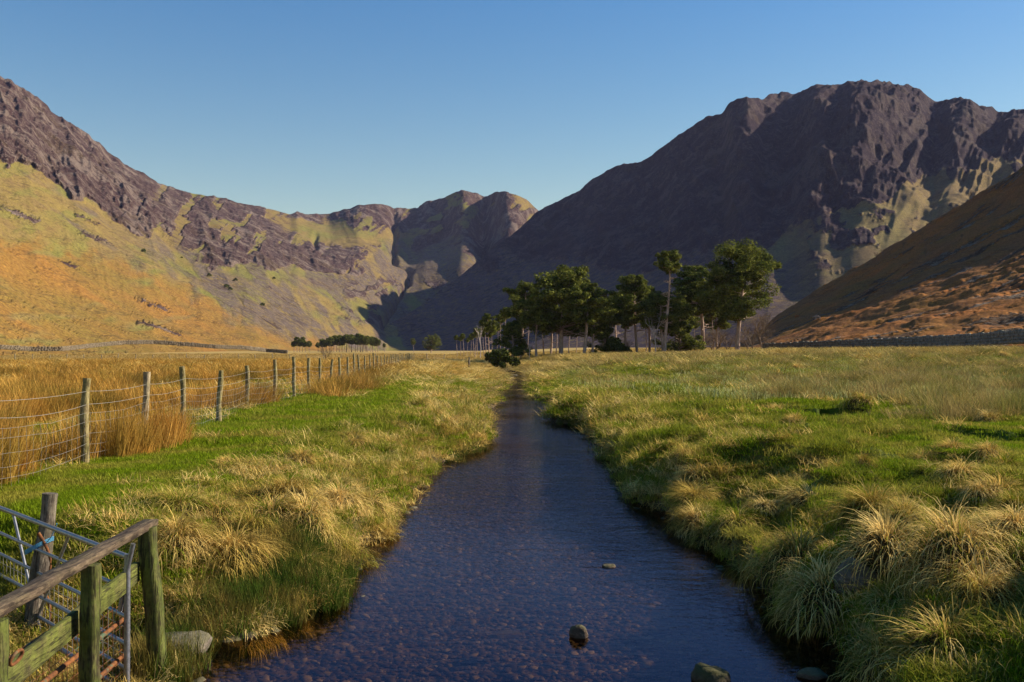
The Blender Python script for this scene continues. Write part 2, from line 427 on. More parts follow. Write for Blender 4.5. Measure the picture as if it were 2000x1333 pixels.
def gully(U, V, pts, w):
    vv = [p[1] for p in pts]; uu = [p[0] for p in pts]
    uc = np.interp(V, vv, uu) + (vn(V / 9.0, 3, 7) - 0.5) * 8
    g = np.exp(-((U - uc) / w) ** 2)
    return g * smooth(vv[0] - 6, vv[0] + 8, V) * smooth(vv[-1] + 10, vv[-1] - 8, V)
def reliefA(U, T, X, Y, Z, m, V):
    ed = smooth(1.0, 0.96, T) * 0.8 + 0.2
    lo = smooth(0, 0.07, T); c = 0.12 + 0.88 * smooth(0.62, 0.9, m['crag'])
    ry = (ridged(U / 40 + V / 160, V / 75, 101, 5) - 0.55) * 16 * (0.12 + 0.88 * c) * lo
    ry += (fbm(U / 9, V / 9, 103, 4) - 0.5) * 11 * c * lo
    ry += (ridged(U / 60 + 2 * T, T * 1.3, 105, 3) - 0.6) * 50 * (0.16 + 0.84 * c) * smooth(0.0, 0.3, T)
    rz = (ridged(X / 70, Y / 70, 106, 4) - 0.6) * 5 * (0.2 + c) * ed * lo
    rz += (fbm(X / 26, Y / 26, 107, 4) - 0.5) * 5 * (0.3 + c) * lo
    rz += (fbm(X / 150, Y / 150, 109, 3) - 0.5) * 16 * smooth(0.0, 0.2, T) * ed
    rz -= 22 * gully(U, V, [(772,405),(770,440),(766,480),(772,510),(800,525),(790,560),(770,590),(745,640)], 6)
    rz -= 10 * gully(U, V, [(612,455),(614,490)], 5)
    mo = smooth(690, 760, U) * smooth(1080, 1000, U) * smooth(0.30, 0.16, T) * smooth(0.02, 0.06, T)
    rz += mo * (ridged(X / 70, Y / 110, 111, 3) - 0.5) * 14
    return rz, ry
def profA(T, U):
    a = T ** 1.12
    floor = smooth(540, 800, U)
    hd = 0.20 * T + 0.80 * np.interp(T, [0, .12, .35, .62, .80, .86, 1.0], [0, .01, .13, .44, .62, .76, 1.0])
    return a * (1 - floor) + hd * floor
skyA = [(-700,-300),(-300,-40),(0,152),(60,185),(100,217),(160,256),(215,302),(270,337),(330,367),(380,379),(430,387),(480,399),(530,410),(565,419),(580,414),(600,420),(640,418),(665,412),(700,401),(740,398),(775,405),(798,409),(815,405),(830,394),(850,390),(870,384),(900,370),(930,376),(945,386),(965,378),(985,377),(1010,382),(1030,392),(1045,406),(1060,420),(1100,440),(1300,470)]
footA = [(-700,180,698),(-200,300,692),(0,400,689),(300,560,688),(500,760,687),(640,1000,686),(760,1350,682),(900,1500,682),(1000,1600,682),(1300,1700,682)]
ridgeA = [(-700,900),(0,1350),(300,1750),(570,2350),(640,2520),(700,2450),(760,2560),(790,2640),(830,2640),(870,2590),(905,2470),(935,2540),(948,2640),(960,2480),(990,2350),(1020,2380),(1050,2500),(1100,2600),(1300,2700)]
usA = np.concatenate([np.linspace(-700, -20, 120), np.arange(-18, 1080, 1.7), np.linspace(1084, 1300, 40)])
hill('far_fell', usA, footA, ridgeA, skyA, profA, reliefA, 300, zones=zonesA, mat=MAT_FAR)

# right-hand mountain
skyB = [(700,655),(740,642),(800,612),(870,565),(930,512),(1000,458),(1050,412),(1075,400),(1090,393),(1112,381),(1135,372),(1150,357),(1165,346),(1190,330),(1215,322),(1250,317),(1270,306),(1290,292),(1315,274),(1340,256),(1365,236),(1385,226),(1412,222),(1425,204),(1440,192),(1458,188),(1478,192),(1492,202),(1500,190),(1512,186),(1530,184),(1553,189),(1570,178),(1585,168),(1605,163),(1625,170),(1640,164),(1665,158),(1690,160),(1712,166),(1745,168),(1775,174),(1800,187),(1822,203),(1845,197),(1865,195),(1885,199),(1915,216),(1950,230),(1965,226),(1980,221),(2000,226),(2060,236),(2150,225),(2300,190),(2600,150)]
footB = [(700,1500,684),(800,1400,684),(900,1300,684),(1100,1050,685),(1300,900,686),(1500,760,685),(1700,700,684),(2000,640,680),(2600,600,660)]
ridgeB = [(700,1530),(800,1640),(900,1800),(1000,1900),(1060,1980),(1150,1960),(1300,1860),(1400,1790),(1440,1700),(1465,1680),(1500,1800),(1530,1900),(1570,1850),(1610,1760),(1640,1800),(1680,1720),(1750,1740),(1820,1800),(1860,1700),(1950,1720),(2000,1640),(2300,1500),(2600,1400)]
def zonesB(U, V, T, X, Y):
    wu = U + (fbm(U / 50, V / 40, 203, 3) - 0.5) * 70
    wv = V + (fbm(U / 50 + 9, V / 40, 204, 4) - 0.5) * 80
    lo = np.interp(wu, [700,1000,1200,1400,1520,1600,1700,1800,2000,2600], [560,500,520,500,470,440,420,350,330,330])
    crag = smooth(12, -14, wv - lo)
    patch = smooth(0.50, 0.58, fbm(U / 40, V / 26, 207, 4)) * smooth(1540, 1620, U) * smooth(390, 440, V) * smooth(600, 480, V)
    crag = np.maximum(crag, 0.85 * patch)
    scree = smooth(0.42, 0.56, fbm(U / 40 + V / 30, V / 80, 209, 4)) * (1 - crag)
    br = smooth(560, 640, wv) * 0.5
    green = smooth(0.4, 0.6, fbm(U / 60, V / 30, 213, 3)) * smooth(380, 430, wv) * 0.5 * smooth(1300, 1500, U)
    return dict(crag=crag, scree=np.maximum(scree, smooth(1500, 1350, U)) * smooth(1700, 1450, U), bracken=br, green=green)  # left face all grey scree: its shade is put into the colour
def reliefB(U, T, X, Y, Z, m, V):
    c = m['crag']; ed = smooth(1.0, 0.96, T) * 0.75 + 0.25
    lo = smooth(0, 0.14, T); rt = smooth(1440, 1600, U)
    ry = (ridged(U / 42 - V / 150, V / 80, 301, 5) - 0.55) * 30 * (0.1 + 0.9 * c) * smooth(0.12, 0.4, T)
    ry += (fbm(U / 10, V / 11, 303, 4) - 0.5) * 12 * c * lo
    ry += rt * (ridged(U / 110 - T * 2.2 + 0.3, T * 1.2, 305, 4) - 0.55) * 110 * smooth(0.3, 0.6, T)
    rz = (ridged(X / 80, Y / 80, 306, 4) - 0.6) * 5 * (0.2 + c) * ed * lo
    rz += (fbm(X / 26, Y / 26, 307, 4) - 0.5) * 4 * (0.3 + c) * lo
    rz += rt * (ridged(X / 150 + Y / 400, Y / 260, 309, 3) - 0.5) * 34 * smooth(0.3, 0.6, T) * ed
    rz += (1 - rt) * (fbm(U / 45 + T * 2, T * 1.2, 311, 3) - 0.5) * 14 * smooth(0.35, 0.6, T) * ed
    return rz, ry
def profB(T, U):
    a = 0.42 * T + 0.58 * T ** 2.3
    b = np.interp(T, [0, .2, .45, .65, .8, 1.0], [0, .10, .34, .58, .80, 1.0])
    s = smooth(1430, 1600, U)
    return a * (1 - s) + b * s
usB = np.concatenate([np.linspace(700, 1040, 150), np.arange(1042, 2010, 2.0), np.linspace(2015, 2600, 110)])
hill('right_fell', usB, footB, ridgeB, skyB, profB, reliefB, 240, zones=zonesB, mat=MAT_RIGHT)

# near hillside on the right
skyD = [(1380,688),(1440,676),(1480,650),(1520,615),(1560,590),(1600,563),(1650,534),(1700,506),(1750,476),(1800,445),(1850,416),(1900,386),(1950,358),(2000,326),(2100,262),(2300,150),(2600,60)]
footD = [(1380,300,690),(1440,250,690),(1500,200,690),(1600,172,688),(1800,150,683),(2000,138,675),(2300,120,668),(2600,110,660)]
ridgeD = [(1380,330),(1500,415),(1600,428),(1700,430),(1850,412),(2000,392),(2300,355),(2600,330)]
def zonesD(U, V, T, X, Y):
    f = fbm(X / 14, Y / 14, 401, 4)
    return dict(crag=smooth(0.62, 0.70, fbm(X / 18, Y / 5, 403, 3)) * 0.7, scree=0 * X, bracken=smooth(0.35, 0.6, f), green=0.0 * smooth(0.55, 0.7, fbm(X / 20, Y / 30, 405, 3)))
def reliefD(U, T, X, Y, Z, m, V):
    return (ridged(X / 26 + Y / 60, Y / 40, 411, 4) - 0.55) * 3.0 * smooth(1440, 1650, U) * smooth(0, 0.15, T) * (smooth(1.0, 0.93, T) * .7 + .3) + (fbm(X / 5, Y / 5, 413, 4) - 0.5) * 1.8 * smooth(0, 0.05, T) * smooth(1440, 1600, U), 0 * X
def profD(T, U): return 0.52 * T + 0.48 * T ** 2.8
usD = np.concatenate([np.arange(1380, 2010, 2.2), np.linspace(2015, 2600, 120)])
hill('near_hillside', usD, footD, ridgeD, skyD, profD, reliefD, 190, zones=zonesD, mat=MAT_NEAR)

# ------------------------------------------------------------------ valley floor with the stream bed cut into it
av = np.concatenate([np.linspace(-1.6, -0.66, 60), np.linspace(-0.65, 0.65, 660), np.linspace(0.66, 1.6, 60)])
yv_ = np.concatenate([np.linspace(-2, 3.6, 40)[:-1], np.exp(np.linspace(math.log(3.6), math.log(170), 470)), np.exp(np.linspace(math.log(176), math.log(2200), 70))])
AA, YY = np.meshgrid(av, yv_)
XX = AA * np.maximum(YY, 5.0)
ZZ = ground(XX, YY)
lG, rG = edges(YY)
DL = lG - XX; DR = XX - rG
fence_x = lambda y: np.interp(y, [-5, 3, 8, 14.9, 20.6, 28, 35, 60, 100, 190, 400], [-5.6, -5.9, -6.2, -6.55, -6.96, -7.6, -7.8, -9.6, -12.4, -19.5, -30])
straw = np.where(DR > -0.2, smooth(3.6, 0.5, DR + (fbm(XX * .5, YY * .35, 71, 3) - .5) * 5), smooth(2.6, 0.6, DL + (fbm(XX * .5, YY * .35, 72, 3) - .5) * 3.5))
rushL = smooth(0.2, -0.8, XX - fence_x(YY)) * smooth(0.48, 0.56, fbm(XX * 0.16, YY * 0.13, 73, 3))
rushR = smooth(85, 110, YY + (fbm(XX * .2, YY * .1, 74, 2) - .5) * 30) * (DR > 0)
rushR = np.maximum(rushR, smooth(9, 13, XX + (fbm(XX * .3, YY * .2, 75, 2) - .5) * 6) * smooth(22, 27, YY) * (DR > 0) * smooth(0.40, 0.55, fbm(XX * 0.3, YY * 0.2, 76, 3)))
rush = np.maximum(rushL, rushR)
rush = np.maximum(rush, smooth(80, 150, YY))
wet = (1 - smooth(-0.72, -0.5, ZZ))
m, nt, out = newmat('valley_soil'); n = N(nt); p = n.pos()
f1 = n.noise(p, 1.6, 5, 0.65); f2 = n.noise(p, 9, 4, 0.7); f3 = n.noise(p, 0.03, 4, 0.6)
col = n.mix(n.ramp(f2, [(0.35, 0), (0.65, 1)]), (0.06, 0.09, 0.010), (0.11, 0.14, 0.018))
col = n.mix(n.math('MULTIPLY', n.attr('straw'), n.ramp(f1, [(0.35, 0.2), (0.6, 1)])), col, (0.13, 0.09, 0.028))
col = n.mix(n.attr('rush'), col, n.mix(n.ramp(f1, [(0.35, 0), (0.65, 1)]), (0.30, 0.19, 0.055), (0.14, 0.13, 0.03)))
farc = n.mix(n.ramp(f3, [(0.38, 0), (0.6, 1)]), (0.44, 0.29, 0.09), (0.28, 0.20, 0.06))
col = n.mix(n.attr('far'), col, farc)
pb = n.voro(p, 11)
peb = n.mix(n.ramp(n.voro(p, 11, out='Color'), [(0.1, 0), (0.9, 1)]), (0.055, 0.035, 0.018), (0.13, 0.095, 0.055))
col = n.mix(n.attr('wet'), col, peb)
b = n.bump(n.math('ADD', n.math('MULTIPLY', f2, 0.6), n.math('MULTIPLY', pb, n.attr('wet'))), 0.8, 0.08)
n.pbr(out, col, 0.95, b, spec=0.1)
gm = mesh_from('ground', np.stack([XX, YY, ZZ], -1).reshape(-1, 3), grid_faces(*ZZ.shape), [m])
attr(gm, 'straw', straw); attr(gm, 'rush', rush); attr(gm, 'far', smooth(120, 220, YY)); attr(gm, 'wet', wet)
tag(link('ground', gm), kind='structure')

m2, nt, out = newmat('outer_land'); n = N(nt)
n.pbr(out, n.mix(n.noise(n.pos(), 0.01, 4), (0.10, 0.09, 0.03), (0.18, 0.12, 0.04)), 0.95)
om = mesh_from('terrain', [(-9000, -9000, -14), (9000, -9000, -14), (9000, 9000, -14), (-9000, 9000, -14)], [(0, 1, 2, 3)], [m2])
tag(link('terrain', om), kind='structure')

# ------------------------------------------------------------------ water
m, nt, out = newmat('stream_water'); n = N(nt); p = n.pos()
mp = n.mapped(p, (0.55, 1.0, 1.0))
w1 = n.noise(mp, 3.2, 3, 0.6, 0.6); w2 = n.noise(n.mapped(p, (1.0, 1.7, 1.0)), 11, 3, 0.6, 0.4)
rip = n.noise(p, 0.22, 2, 0.5)
sep = n.node('ShaderNodeSeparateXYZ'); nt.links.new(p, sep.inputs[0])
amt = n.ramp(n.math('DIVIDE', sep.outputs[1], 60.0), [(0.12, 0.12), (0.2, 0.3), (0.30, 0.75), (0.6, 0.55), (1.0, 0.4)])
amt = n.math('MULTIPLY', amt, n.ramp(rip, [(0.35, 0.55), (0.6, 1.15)]))
h = n.math('MULTIPLY', n.math('ADD', w1, n.math('MULTIPLY', w2, 0.38)), amt)
bmp = n.node('ShaderNodeBump'); bmp.inputs['Strength'].default_value = 0.55; bmp.inputs['Distance'].default_value = 0.055; n.link(h, bmp.inputs['Height'])
gl = n.node('ShaderNodeBsdfGlossy'); gl.inputs['Roughness'].default_value = 0.03; n.link((0.42, 0.42, 0.63), gl.inputs['Color']); n.link(bmp.outputs[0], gl.inputs['Normal'])
tr = n.node('ShaderNodeBsdfTransparent'); n.link((0.50, 0.40, 0.24), tr.inputs[0])
fr = n.node('ShaderNodeFresnel'); fr.inputs['IOR'].default_value = 1.34; n.link(bmp.outputs[0], fr.inputs['Normal'])
mx = n.node('ShaderNodeMixShader'); bf = n.node('ShaderNodeNewGeometry').outputs['Backfacing']; n.link(n.math('MULTIPLY', fr.outputs[0], n.math('SUBTRACT', 1.0, bf)), mx.inputs[0]); nt.links.new(tr.outputs[0], mx.inputs[1]); nt.links.new(gl.outputs[0], mx.inputs[2])
nt.links.new(mx.outputs[0], out.inputs[0])
yw = np.concatenate([np.linspace(-2, 3, 12)[:-1], np.exp(np.linspace(math.log(3), math.log(175), 260))])
lw, rw = edges(yw)
s = np.linspace(0, 1, 14)[None, :]
XW = (lw - 0.6)[:, None] + s * (rw - lw + 1.2)[:, None]
YW = yw[:, None] + 0 * s
wm = mesh_from('stream', np.stack([XW, YW, WZ + 0 * XW], -1).reshape(-1, 3), grid_faces(*XW.shape), [m])
tag(link('stream', wm), kind='structure')

# ------------------------------------------------------------------ air
hm, nt, out = newmat('haze')
pv = nt.nodes.new('ShaderNodeVolumePrincipled'); pv.inputs['Density'].default_value = 0.00003
pv.inputs['Color'].default_value = (0.62, 0.62, 1.0, 1)
nt.links.new(pv.outputs[0], out.inputs['Volume'])
bx = [(a, b, c) for a in (-8500, 8500) for b in (-8500, 8500) for c in (-18, 900)]
hz = mesh_from('haze', bx, [(0, 1, 3, 2), (4, 6, 7, 5), (0, 4, 5, 1), (2, 3, 7, 6), (0, 2, 6, 4), (1, 5, 7, 3)], [hm], False)
tag(link('haze', hz), 'thin blue haze filling the valley', 'haze', kind='stuff')

# ================================================================== VEGETATION
def ribbons(base, az, el0, length, curl, width, k=3, taper=1.0, twist=None):
    """blades: start at base, heading az, initial elevation el0, curling down by curl radians over their length"""
    n = len(base)
    seg = np.linspace(0, 1, k + 1)
    el = el0[:, None] - curl[:, None] * seg[None, :]
    ds = (length / k)[:, None]
    hx = np.cumsum(np.concatenate([np.zeros((n, 1)), np.cos(el[:, :-1]) * ds], 1), 1)
    hz = np.cumsum(np.concatenate([np.zeros((n, 1)), np.sin(el[:, :-1]) * ds], 1), 1)
    P = base[:, None, :] + np.stack([hx * np.cos(az)[:, None], hx * np.sin(az)[:, None], hz], -1)
    sa = az + math.pi / 2 if twist is None else az + math.pi / 2 + twist
    S = np.stack([np.cos(sa), np.sin(sa), 0 * sa], -1)
    w = (width[:, None] * 0.5 * (1 - taper * seg[None, :] ** 1.6 * 0.92))[..., None]
    L = P - S[:, None, :] * w; R = P + S[:, None, :] * w
    V = np.stack([L, R], 2).reshape(n, -1, 3)
    m = V.shape[1]
    q = np.array([[2 * i, 2 * i + 1, 2 * i + 3, 2 * i + 2] for i in range(k)])
    Q = (np.arange(n)[:, None, None] * m + q[None]).reshape(-1, 4)
    return V.reshape(-1, 3), Q
R = rng.uniform
def disc(n, r, p=0.5):
    a = R(0, 2 * math.pi, n); d = r * R(0, 1, n) ** p
    return np.stack([d * np.cos(a), d * np.sin(a), 0 * a], -1), a, d

M_LAWN = leaf_mat('lawn_grass', (0.17, 0.245, 0.010), (0.23, 0.29, 0.016), (0.34, 0.31, 0.045), 0.35, 0.9)
M_STRAW = leaf_mat('dead_grass', (0.64, 0.43, 0.12), (0.82, 0.60, 0.22), (0.46, 0.32, 0.07), 0.25, 1.1)
M_MIXG = leaf_mat('rough_grass', (0.23, 0.24, 0.022), (0.42, 0.35, 0.07), (0.14, 0.19, 0.012), 0.3, 0.8)
M_RUSH = leaf_mat('rushes', (0.48, 0.24, 0.045), (0.60, 0.34, 0.08), (0.30, 0.20, 0.04), 0.2, 0.5)
M_REED = leaf_mat('green_reeds', (0.05, 0.095, 0.012), (0.09, 0.12, 0.02), (0.22, 0.16, 0.04), 0.25, 2.5)
M_DAFF = leaf_mat('daffodil_leaves', (0.30, 0.32, 0.09), (0.50, 0.48, 0.20), None, 0.2)
M_FARG = leaf_mat('far_grass', (0.46, 0.30, 0.085), (0.54, 0.37, 0.13), (0.34, 0.24, 0.06), 0.2, 0.05)

m, nt, out = newmat('dark_mound'); n = N(nt)
n.pbr(out, n.mix(n.noise(n.pos(), 14, 4, .7), (0.02, 0.018, 0.008), (0.07, 0.055, 0.02)), 0.95, spec=0.05); M_MOUND = m  # added core; its dark colour stands in for shade between the blades

def patch_mesh(name, n, rad, ln, el, curl, wid, mat, k=2, lean=0.0, p=0.5, extra=None):
    b, a, d = disc(n, rad, p)
    az = R(0, 2 * math.pi, n) if lean == 0 else a + R(-lean, lean, n)
    V, Q = ribbons(b, az, R(*el, n), R(*ln, n), R(*curl, n), R(*wid, n), k)
    return mesh_from(name, V, Q, [mat])
def tussock_mesh(name, n, rad, h, mat, k=4, wid=(.005, .010), green=0.0, mat2=None, wild=0.5):
    """mop of drooping blades over an added solid mound, coloured dark for shade"""
    b, a, d = disc(n, rad * 0.75, 0.5)
    dd = d / (rad * 0.75)
    lump = 1 + 0.25 * np.sin(a * 3 + R(0, 6)) 
    b[:, :2] *= lump[:, None]
    b[:, 2] = h * 0.75 * (1 - dd ** 2.2)
    comb = R(0, 6.28)
    az = a + R(-0.9, 0.9, n) * wild * 2 + 0.5 * np.sin(a - comb)
    L_ = h * R(0.55, 1.25, n) * np.where(R(0, 1, n) < .06, 1.7, 1)
    V, Q = ribbons(b, az, 1.25 - 0.95 * dd + R(-.3, .3, n), L_, 1.5 + 0.9 * dd + R(-.5, .6, n), R(*wid, n), k)
    mi = np.zeros(len(Q), int)
    if mat2 is not None:
        g = R(0, 1, n) < green; mi = np.repeat(g, k).astype(int)
    th = np.arange(12) * math.pi / 6; rr = np.array([.8, .72, .55, .3, .02]) * rad; zz = np.array([-.25, .25, .52, .68, .74]) * h
    D = np.stack([np.outer(rr, np.cos(th)), np.outer(rr, np.sin(th)), np.repeat(zz[:, None], 12, 1)], -1).reshape(-1, 3)
    q = np.array([[i * 12 + j, i * 12 + (j + 1) % 12, (i + 1) * 12 + (j + 1) % 12, (i + 1) * 12 + j] for i in range(4) for j in range(12)])
    V2 = np.concatenate([V, D]); Q2 = np.concatenate([Q, q + len(V)])
    return mesh_from(name, V2, Q2, [mat, mat2 or mat, M_MOUND], True, np.concatenate([mi, np.full(len(q), 2)]))

def sources(cname, meshes):
    c = bpy.data.collections.new(cname)
    for i, me in enumerate(meshes):
        c.objects.link(bpy.data.objects.new(me.name, me))
    return c
def scatter(name, P, rotz, scl, nsrc, coll, label=None, cat=None, tilt=0.15):
    P = np.asarray(P, np.float32); n = len(P)
    me = bpy.data.meshes.new(name); me.vertices.add(n); me.vertices.foreach_set('co', P.ravel()); me.update()
    rot = np.stack([R(-tilt, tilt, n), R(-tilt, tilt, n), rotz], -1).astype(np.float32)
    a = me.attributes.new('rot', 'FLOAT_VECTOR', 'POINT'); a.data.foreach_set('vector', rot.ravel())
    scl = np.asarray(scl, np.float32)
    if scl.ndim == 1: scl = np.repeat(scl[:, None], 3, 1)
    a = me.attributes.new('scl', 'FLOAT_VECTOR', 'POINT'); a.data.foreach_set('vector', scl.ravel().astype(np.float32))
    a = me.attributes.new('pick', 'INT', 'POINT'); a.data.foreach_set('value', rng.integers(0, nsrc, n).astype(np.int32))
    o = link(name, me)
    ng = bpy.data.node_groups.new(name, 'GeometryNodeTree')
    ng.interface.new_socket('Geometry', in_out='INPUT', socket_type='NodeSocketGeometry')
    ng.interface.new_socket('Geometry', in_out='OUTPUT', socket_type='NodeSocketGeometry')
    gi = ng.nodes.new('NodeGroupInput'); go = ng.nodes.new('NodeGroupOutput')
    ip = ng.nodes.new('GeometryNodeInstanceOnPoints'); ci = ng.nodes.new('GeometryNodeCollectionInfo')
    ci.inputs['Collection'].default_value = coll; ci.inputs['Separate Children'].default_value = True; ci.inputs['Reset Children'].default_value = True
    def na(nm, t):
        x = ng.nodes.new('GeometryNodeInputNamedAttribute'); x.data_type = t; x.inputs['Name'].default_value = nm
        return [s for s in x.outputs if s.enabled and s.name == 'Attribute'][0]
    L = ng.links.new
    L(gi.outputs[0], ip.inputs['Points']); L(ci.outputs[0], ip.inputs['Instance'])
    ip.inputs['Pick Instance'].default_value = True
    L(na('pick', 'INT'), ip.inputs['Instance Index']); L(na('scl', 'FLOAT_VECTOR'), ip.inputs['Scale'])
    er = ng.nodes.new('FunctionNodeEulerToRotation'); L(na('rot', 'FLOAT_VECTOR'), er.inputs[0]); L(er.outputs[0], ip.inputs['Rotation'])
    L(ip.outputs[0], go.inputs[0])
    mod = o.modifiers.new('scatter', 'NODES'); mod.node_group = ng
    tag(o, label, cat, kind='stuff')
    return o

def scarp_free(x, y):
    ys = np.interp(x, [2.5, 3.4, 5.5, 6.3, 7.5, 9.5, 12], [50, 47, 42.5, 37, 32.5, 30, 29.5]) + (fbm(x * 1.1, y * 0 + 3, 51, 2) - 0.5) * 3.0
    ys2 = ys - 7.5 - 1.2 * (vn(x * 0.8, 9.1, 52))
    l, r = edges(y); e = np.where(x < (l + r) / 2, l - x, x - r)
    return ~(((y > 38) & (e < 0.45)) | ((x > 2.4) & (x < 10.5) & (np.abs(y - ys) < 0.45)) | ((x > 6) & (x < 11) & (np.abs(y - ys2) < 0.4)))
def samples(n, y0, y1, a0=-0.62, a1=0.62, power=1.0):
    """points spread evenly over what a walker's eye would see: density falls with distance"""
    a = R(a0, a1, n)
    if power == 1.0: y = np.exp(R(math.log(y0), math.log(y1), n))
    else:
        q = R(0, 1, n); e = 1 - power
        y = (y0 ** e + q * (y1 ** e - y0 ** e)) ** (1 / e)
    x = a * np.maximum(y, 5)
    l, r = edges(y)
    return x, y, l - x, x - r

# --- lawn: short green turf on both banks
lawn = [patch_mesh('turf', 150, 0.30, (.03, .07), (0.7, 1.5), (0.2, 1.4), (.006, .011), M_LAWN) for i in range(4)]
cl = sources('turf_source', lawn)
x, y, dl, dr = samples(60000, 4.0, 110)
st_l = smooth(2.6, 0.8, dl + (fbm(x * .5, y * .35, 72, 3) - .5) * 3.5); st_r = smooth(3.6, 0.8, dr + (fbm(x * .5, y * .35, 71, 3) - .5) * 5)
ok = ((dl > 0.15) & (R(0, 1, len(x)) > st_l * 0.6)) | ((dr > 0.2) & (R(0, 1, len(x)) > st_r * 0.55) & (y < 70))
ok &= scarp_free(x, y)
x, y = x[ok], y[ok]; z = ground(x, y)
s = np.clip(y / 14, 0.9, 4.5)
scatter('turf', np.stack([x, y, z - 0.01], -1), R(0, 6.3, len(x)), np.stack([s, s, np.clip(s, 1, 1.8)], -1), 4, cl, 'short green turf on the stream banks', 'grass', 0.1)

# --- rough mixed grass, mostly on the right bank and at the stream edges
rough = [patch_mesh('rough_grass', 110, 0.26, (.09, .24), (0.5, 1.5), (0.4, 2.0), (.006, .011), M_MIXG, 3) for i in range(4)]
cr_ = sources('rough_source', rough)
x, y, dl, dr = samples(30000, 4.0, 110)
f = fbm(x * 0.7, y * 0.45, 81, 3)
ok = ((dl > 0.05) & (R(0, 1, len(x)) < smooth(2.6, 0.4, dl + (f - .5) * 4) * 0.7 + 0.02)) | ((dr > 0.05) & ((R(0, 1, len(x)) < smooth(4.2, 1.0, dr + (f - .5) * 6)) | ((f > 0.60) & (dr < 7)) | (y > 45)))
ok &= scarp_free(x, y)
x, y = x[ok], y[ok]; z = ground(x, y)
s = np.clip(y / 14, 0.85, 5)
scatter('rough_grass', np.stack([x, y, z - 0.015], -1), R(0, 6.3, len(x)), np.stack([s, s, np.where(y > 42, 0.8, np.clip(s * 0.9, 0.8, 2.0))], -1), 4, cr_, 'rough olive green grass along both stream banks', 'grass', 0.25)

# --- straw coloured dead grass mats between the tussocks
mats = [patch_mesh('dead_grass', 120, 0.26, (.10, .30), (0.1, 1.2), (0.3, 1.9), (.006, .011), M_STRAW, 3) for i in range(4)]
cs_ = sources('straw_source', mats)
x, y, dl, dr = samples(30000, 4.0, 170)
f = fbm(x * 0.6 + 5, y * 0.4, 82, 3); f2 = fbm(x * 0.16, y * 0.13, 73, 3)
fx = fence_x(y)
q = R(0, 1, len(x))
onL = (dl > 0.02) & (x > fx) & (q < smooth(2.3, 0.2, dl + (f - .5) * 4.5) * 0.9 + smooth(.66, .74, f) * 0.15 + smooth(45, 90, y) * 0.6)
onR = (dr > 0.02) & (q < smooth(4.6, 0.6, dr + (f - .5) * 8) * 0.8 * smooth(0.38, 0.56, f) + smooth(.58, .68, f) * 0.35 + smooth(80, 110, y) * 0.6)
wild = (x < fx) & (q < 0.10 + 0.3 * smooth(60, 110, y))
pitm = (x < -2.9) & (x > -6.5) & (y < 9)
ok = (onL | onR | wild | pitm) & scarp_free(x, y)
x, y = x[ok], y[ok]; z = ground(x, y)
s = np.clip(y / 14, 0.85, 6)
scatter('dead_grass', np.stack([x, y, z - 0.01], -1), R(0, 6.3, len(x)), np.stack([s, s, np.where((y > 42) & (np.minimum(np.abs(dl), np.abs(dr))[ok] < 5), 0.7, np.clip(s * 0.8, 0.8, 1.8))], -1), 4, cs_, 'straw coloured dead grass matted along both stream banks', 'grass', 0.3)

# --- rushes: rusty stands left of the fence and along the far edge of the right field
M_RUSHR = leaf_mat('tan_rushes', (0.34, 0.24, 0.085), (0.46, 0.34, 0.13), (0.22, 0.21, 0.05), 0.2, 0.5)
def rush_mesh(M_RUSH):
    n = 90
    b, a, d = disc(n, 0.30, 0.6)
    V, Q = ribbons(b, a + R(-1, 1, n), 1.5 - 0.35 * d / 0.3 + R(-.12, .12, n), R(.45, .95, n), R(0.0, 0.5, n), R(.006, .011, n), 3, 0.7)
    return mesh_from('rushes', V, Q, [M_RUSH])
cru = sources('rush_source', [rush_mesh(M_RUSH) for i in range(4)])
crr = sources('tan_rush_source', [rush_mesh(M_RUSHR) for i in range(4)])
x, y, dl, dr = samples(26000, 9, 170, -0.62, 0.62)
f = fbm(x * 0.16, y * 0.13, 73, 3); fe = fence_x(y); g = fbm(x * 0.5, y * 0.5, 83, 2)
q = R(0, 1, len(x))
mL = (x < fe - 0.2) & (y > 10.5) & (((f > 0.51) & (g > .36) & (q < .75)) | ((y > 55) & (f > .46) & (q < 0.55)) | ((y < 17.5) & (g > 0.42)))
mL |= (x < fe + 1.6 + (g - 0.5) * 3) & (x >= fe - 0.2) & (y > 36) & (y < 120) & (q < 0.3)
mL |= (np.abs(x - fe) < 0.5) & (np.abs(y - 17.3) < 1.4)
mR = (dr > 0) & (((y > 98 + (g - .5) * 22) & (x > 4)) | ((x > 11 + (g - .5) * 6) & (y > 24) & (f + (g - .5) * .7 > 0.54) & (q < 0.3)) | ((y > 85) & (g > 0.5)))
mR |= (dr > 0) & (y > 33) & (g > 0.62) & (x > 4) & (q < 0.35)
for ok, cc, nm, lab, h0, h1 in ((mL, cru, 'rushes', 'rusty orange rushes standing in the left field and by the fence', .65, 1.05), (mR, crr, 'tan_rushes', 'tan rushes in bands across the right hand field', .5, .85)):
    X_, Y_ = x[ok], y[ok]; z = ground(X_, Y_); s = np.clip(Y_ / 22, 0.8, 3.6)
    scatter(nm, np.stack([X_, Y_, z - 0.02], -1), R(0, 6.3, len(X_)), np.stack([s, s, R(h0, h1, len(X_))], -1), 4, cc, lab, 'rushes', 0.12)

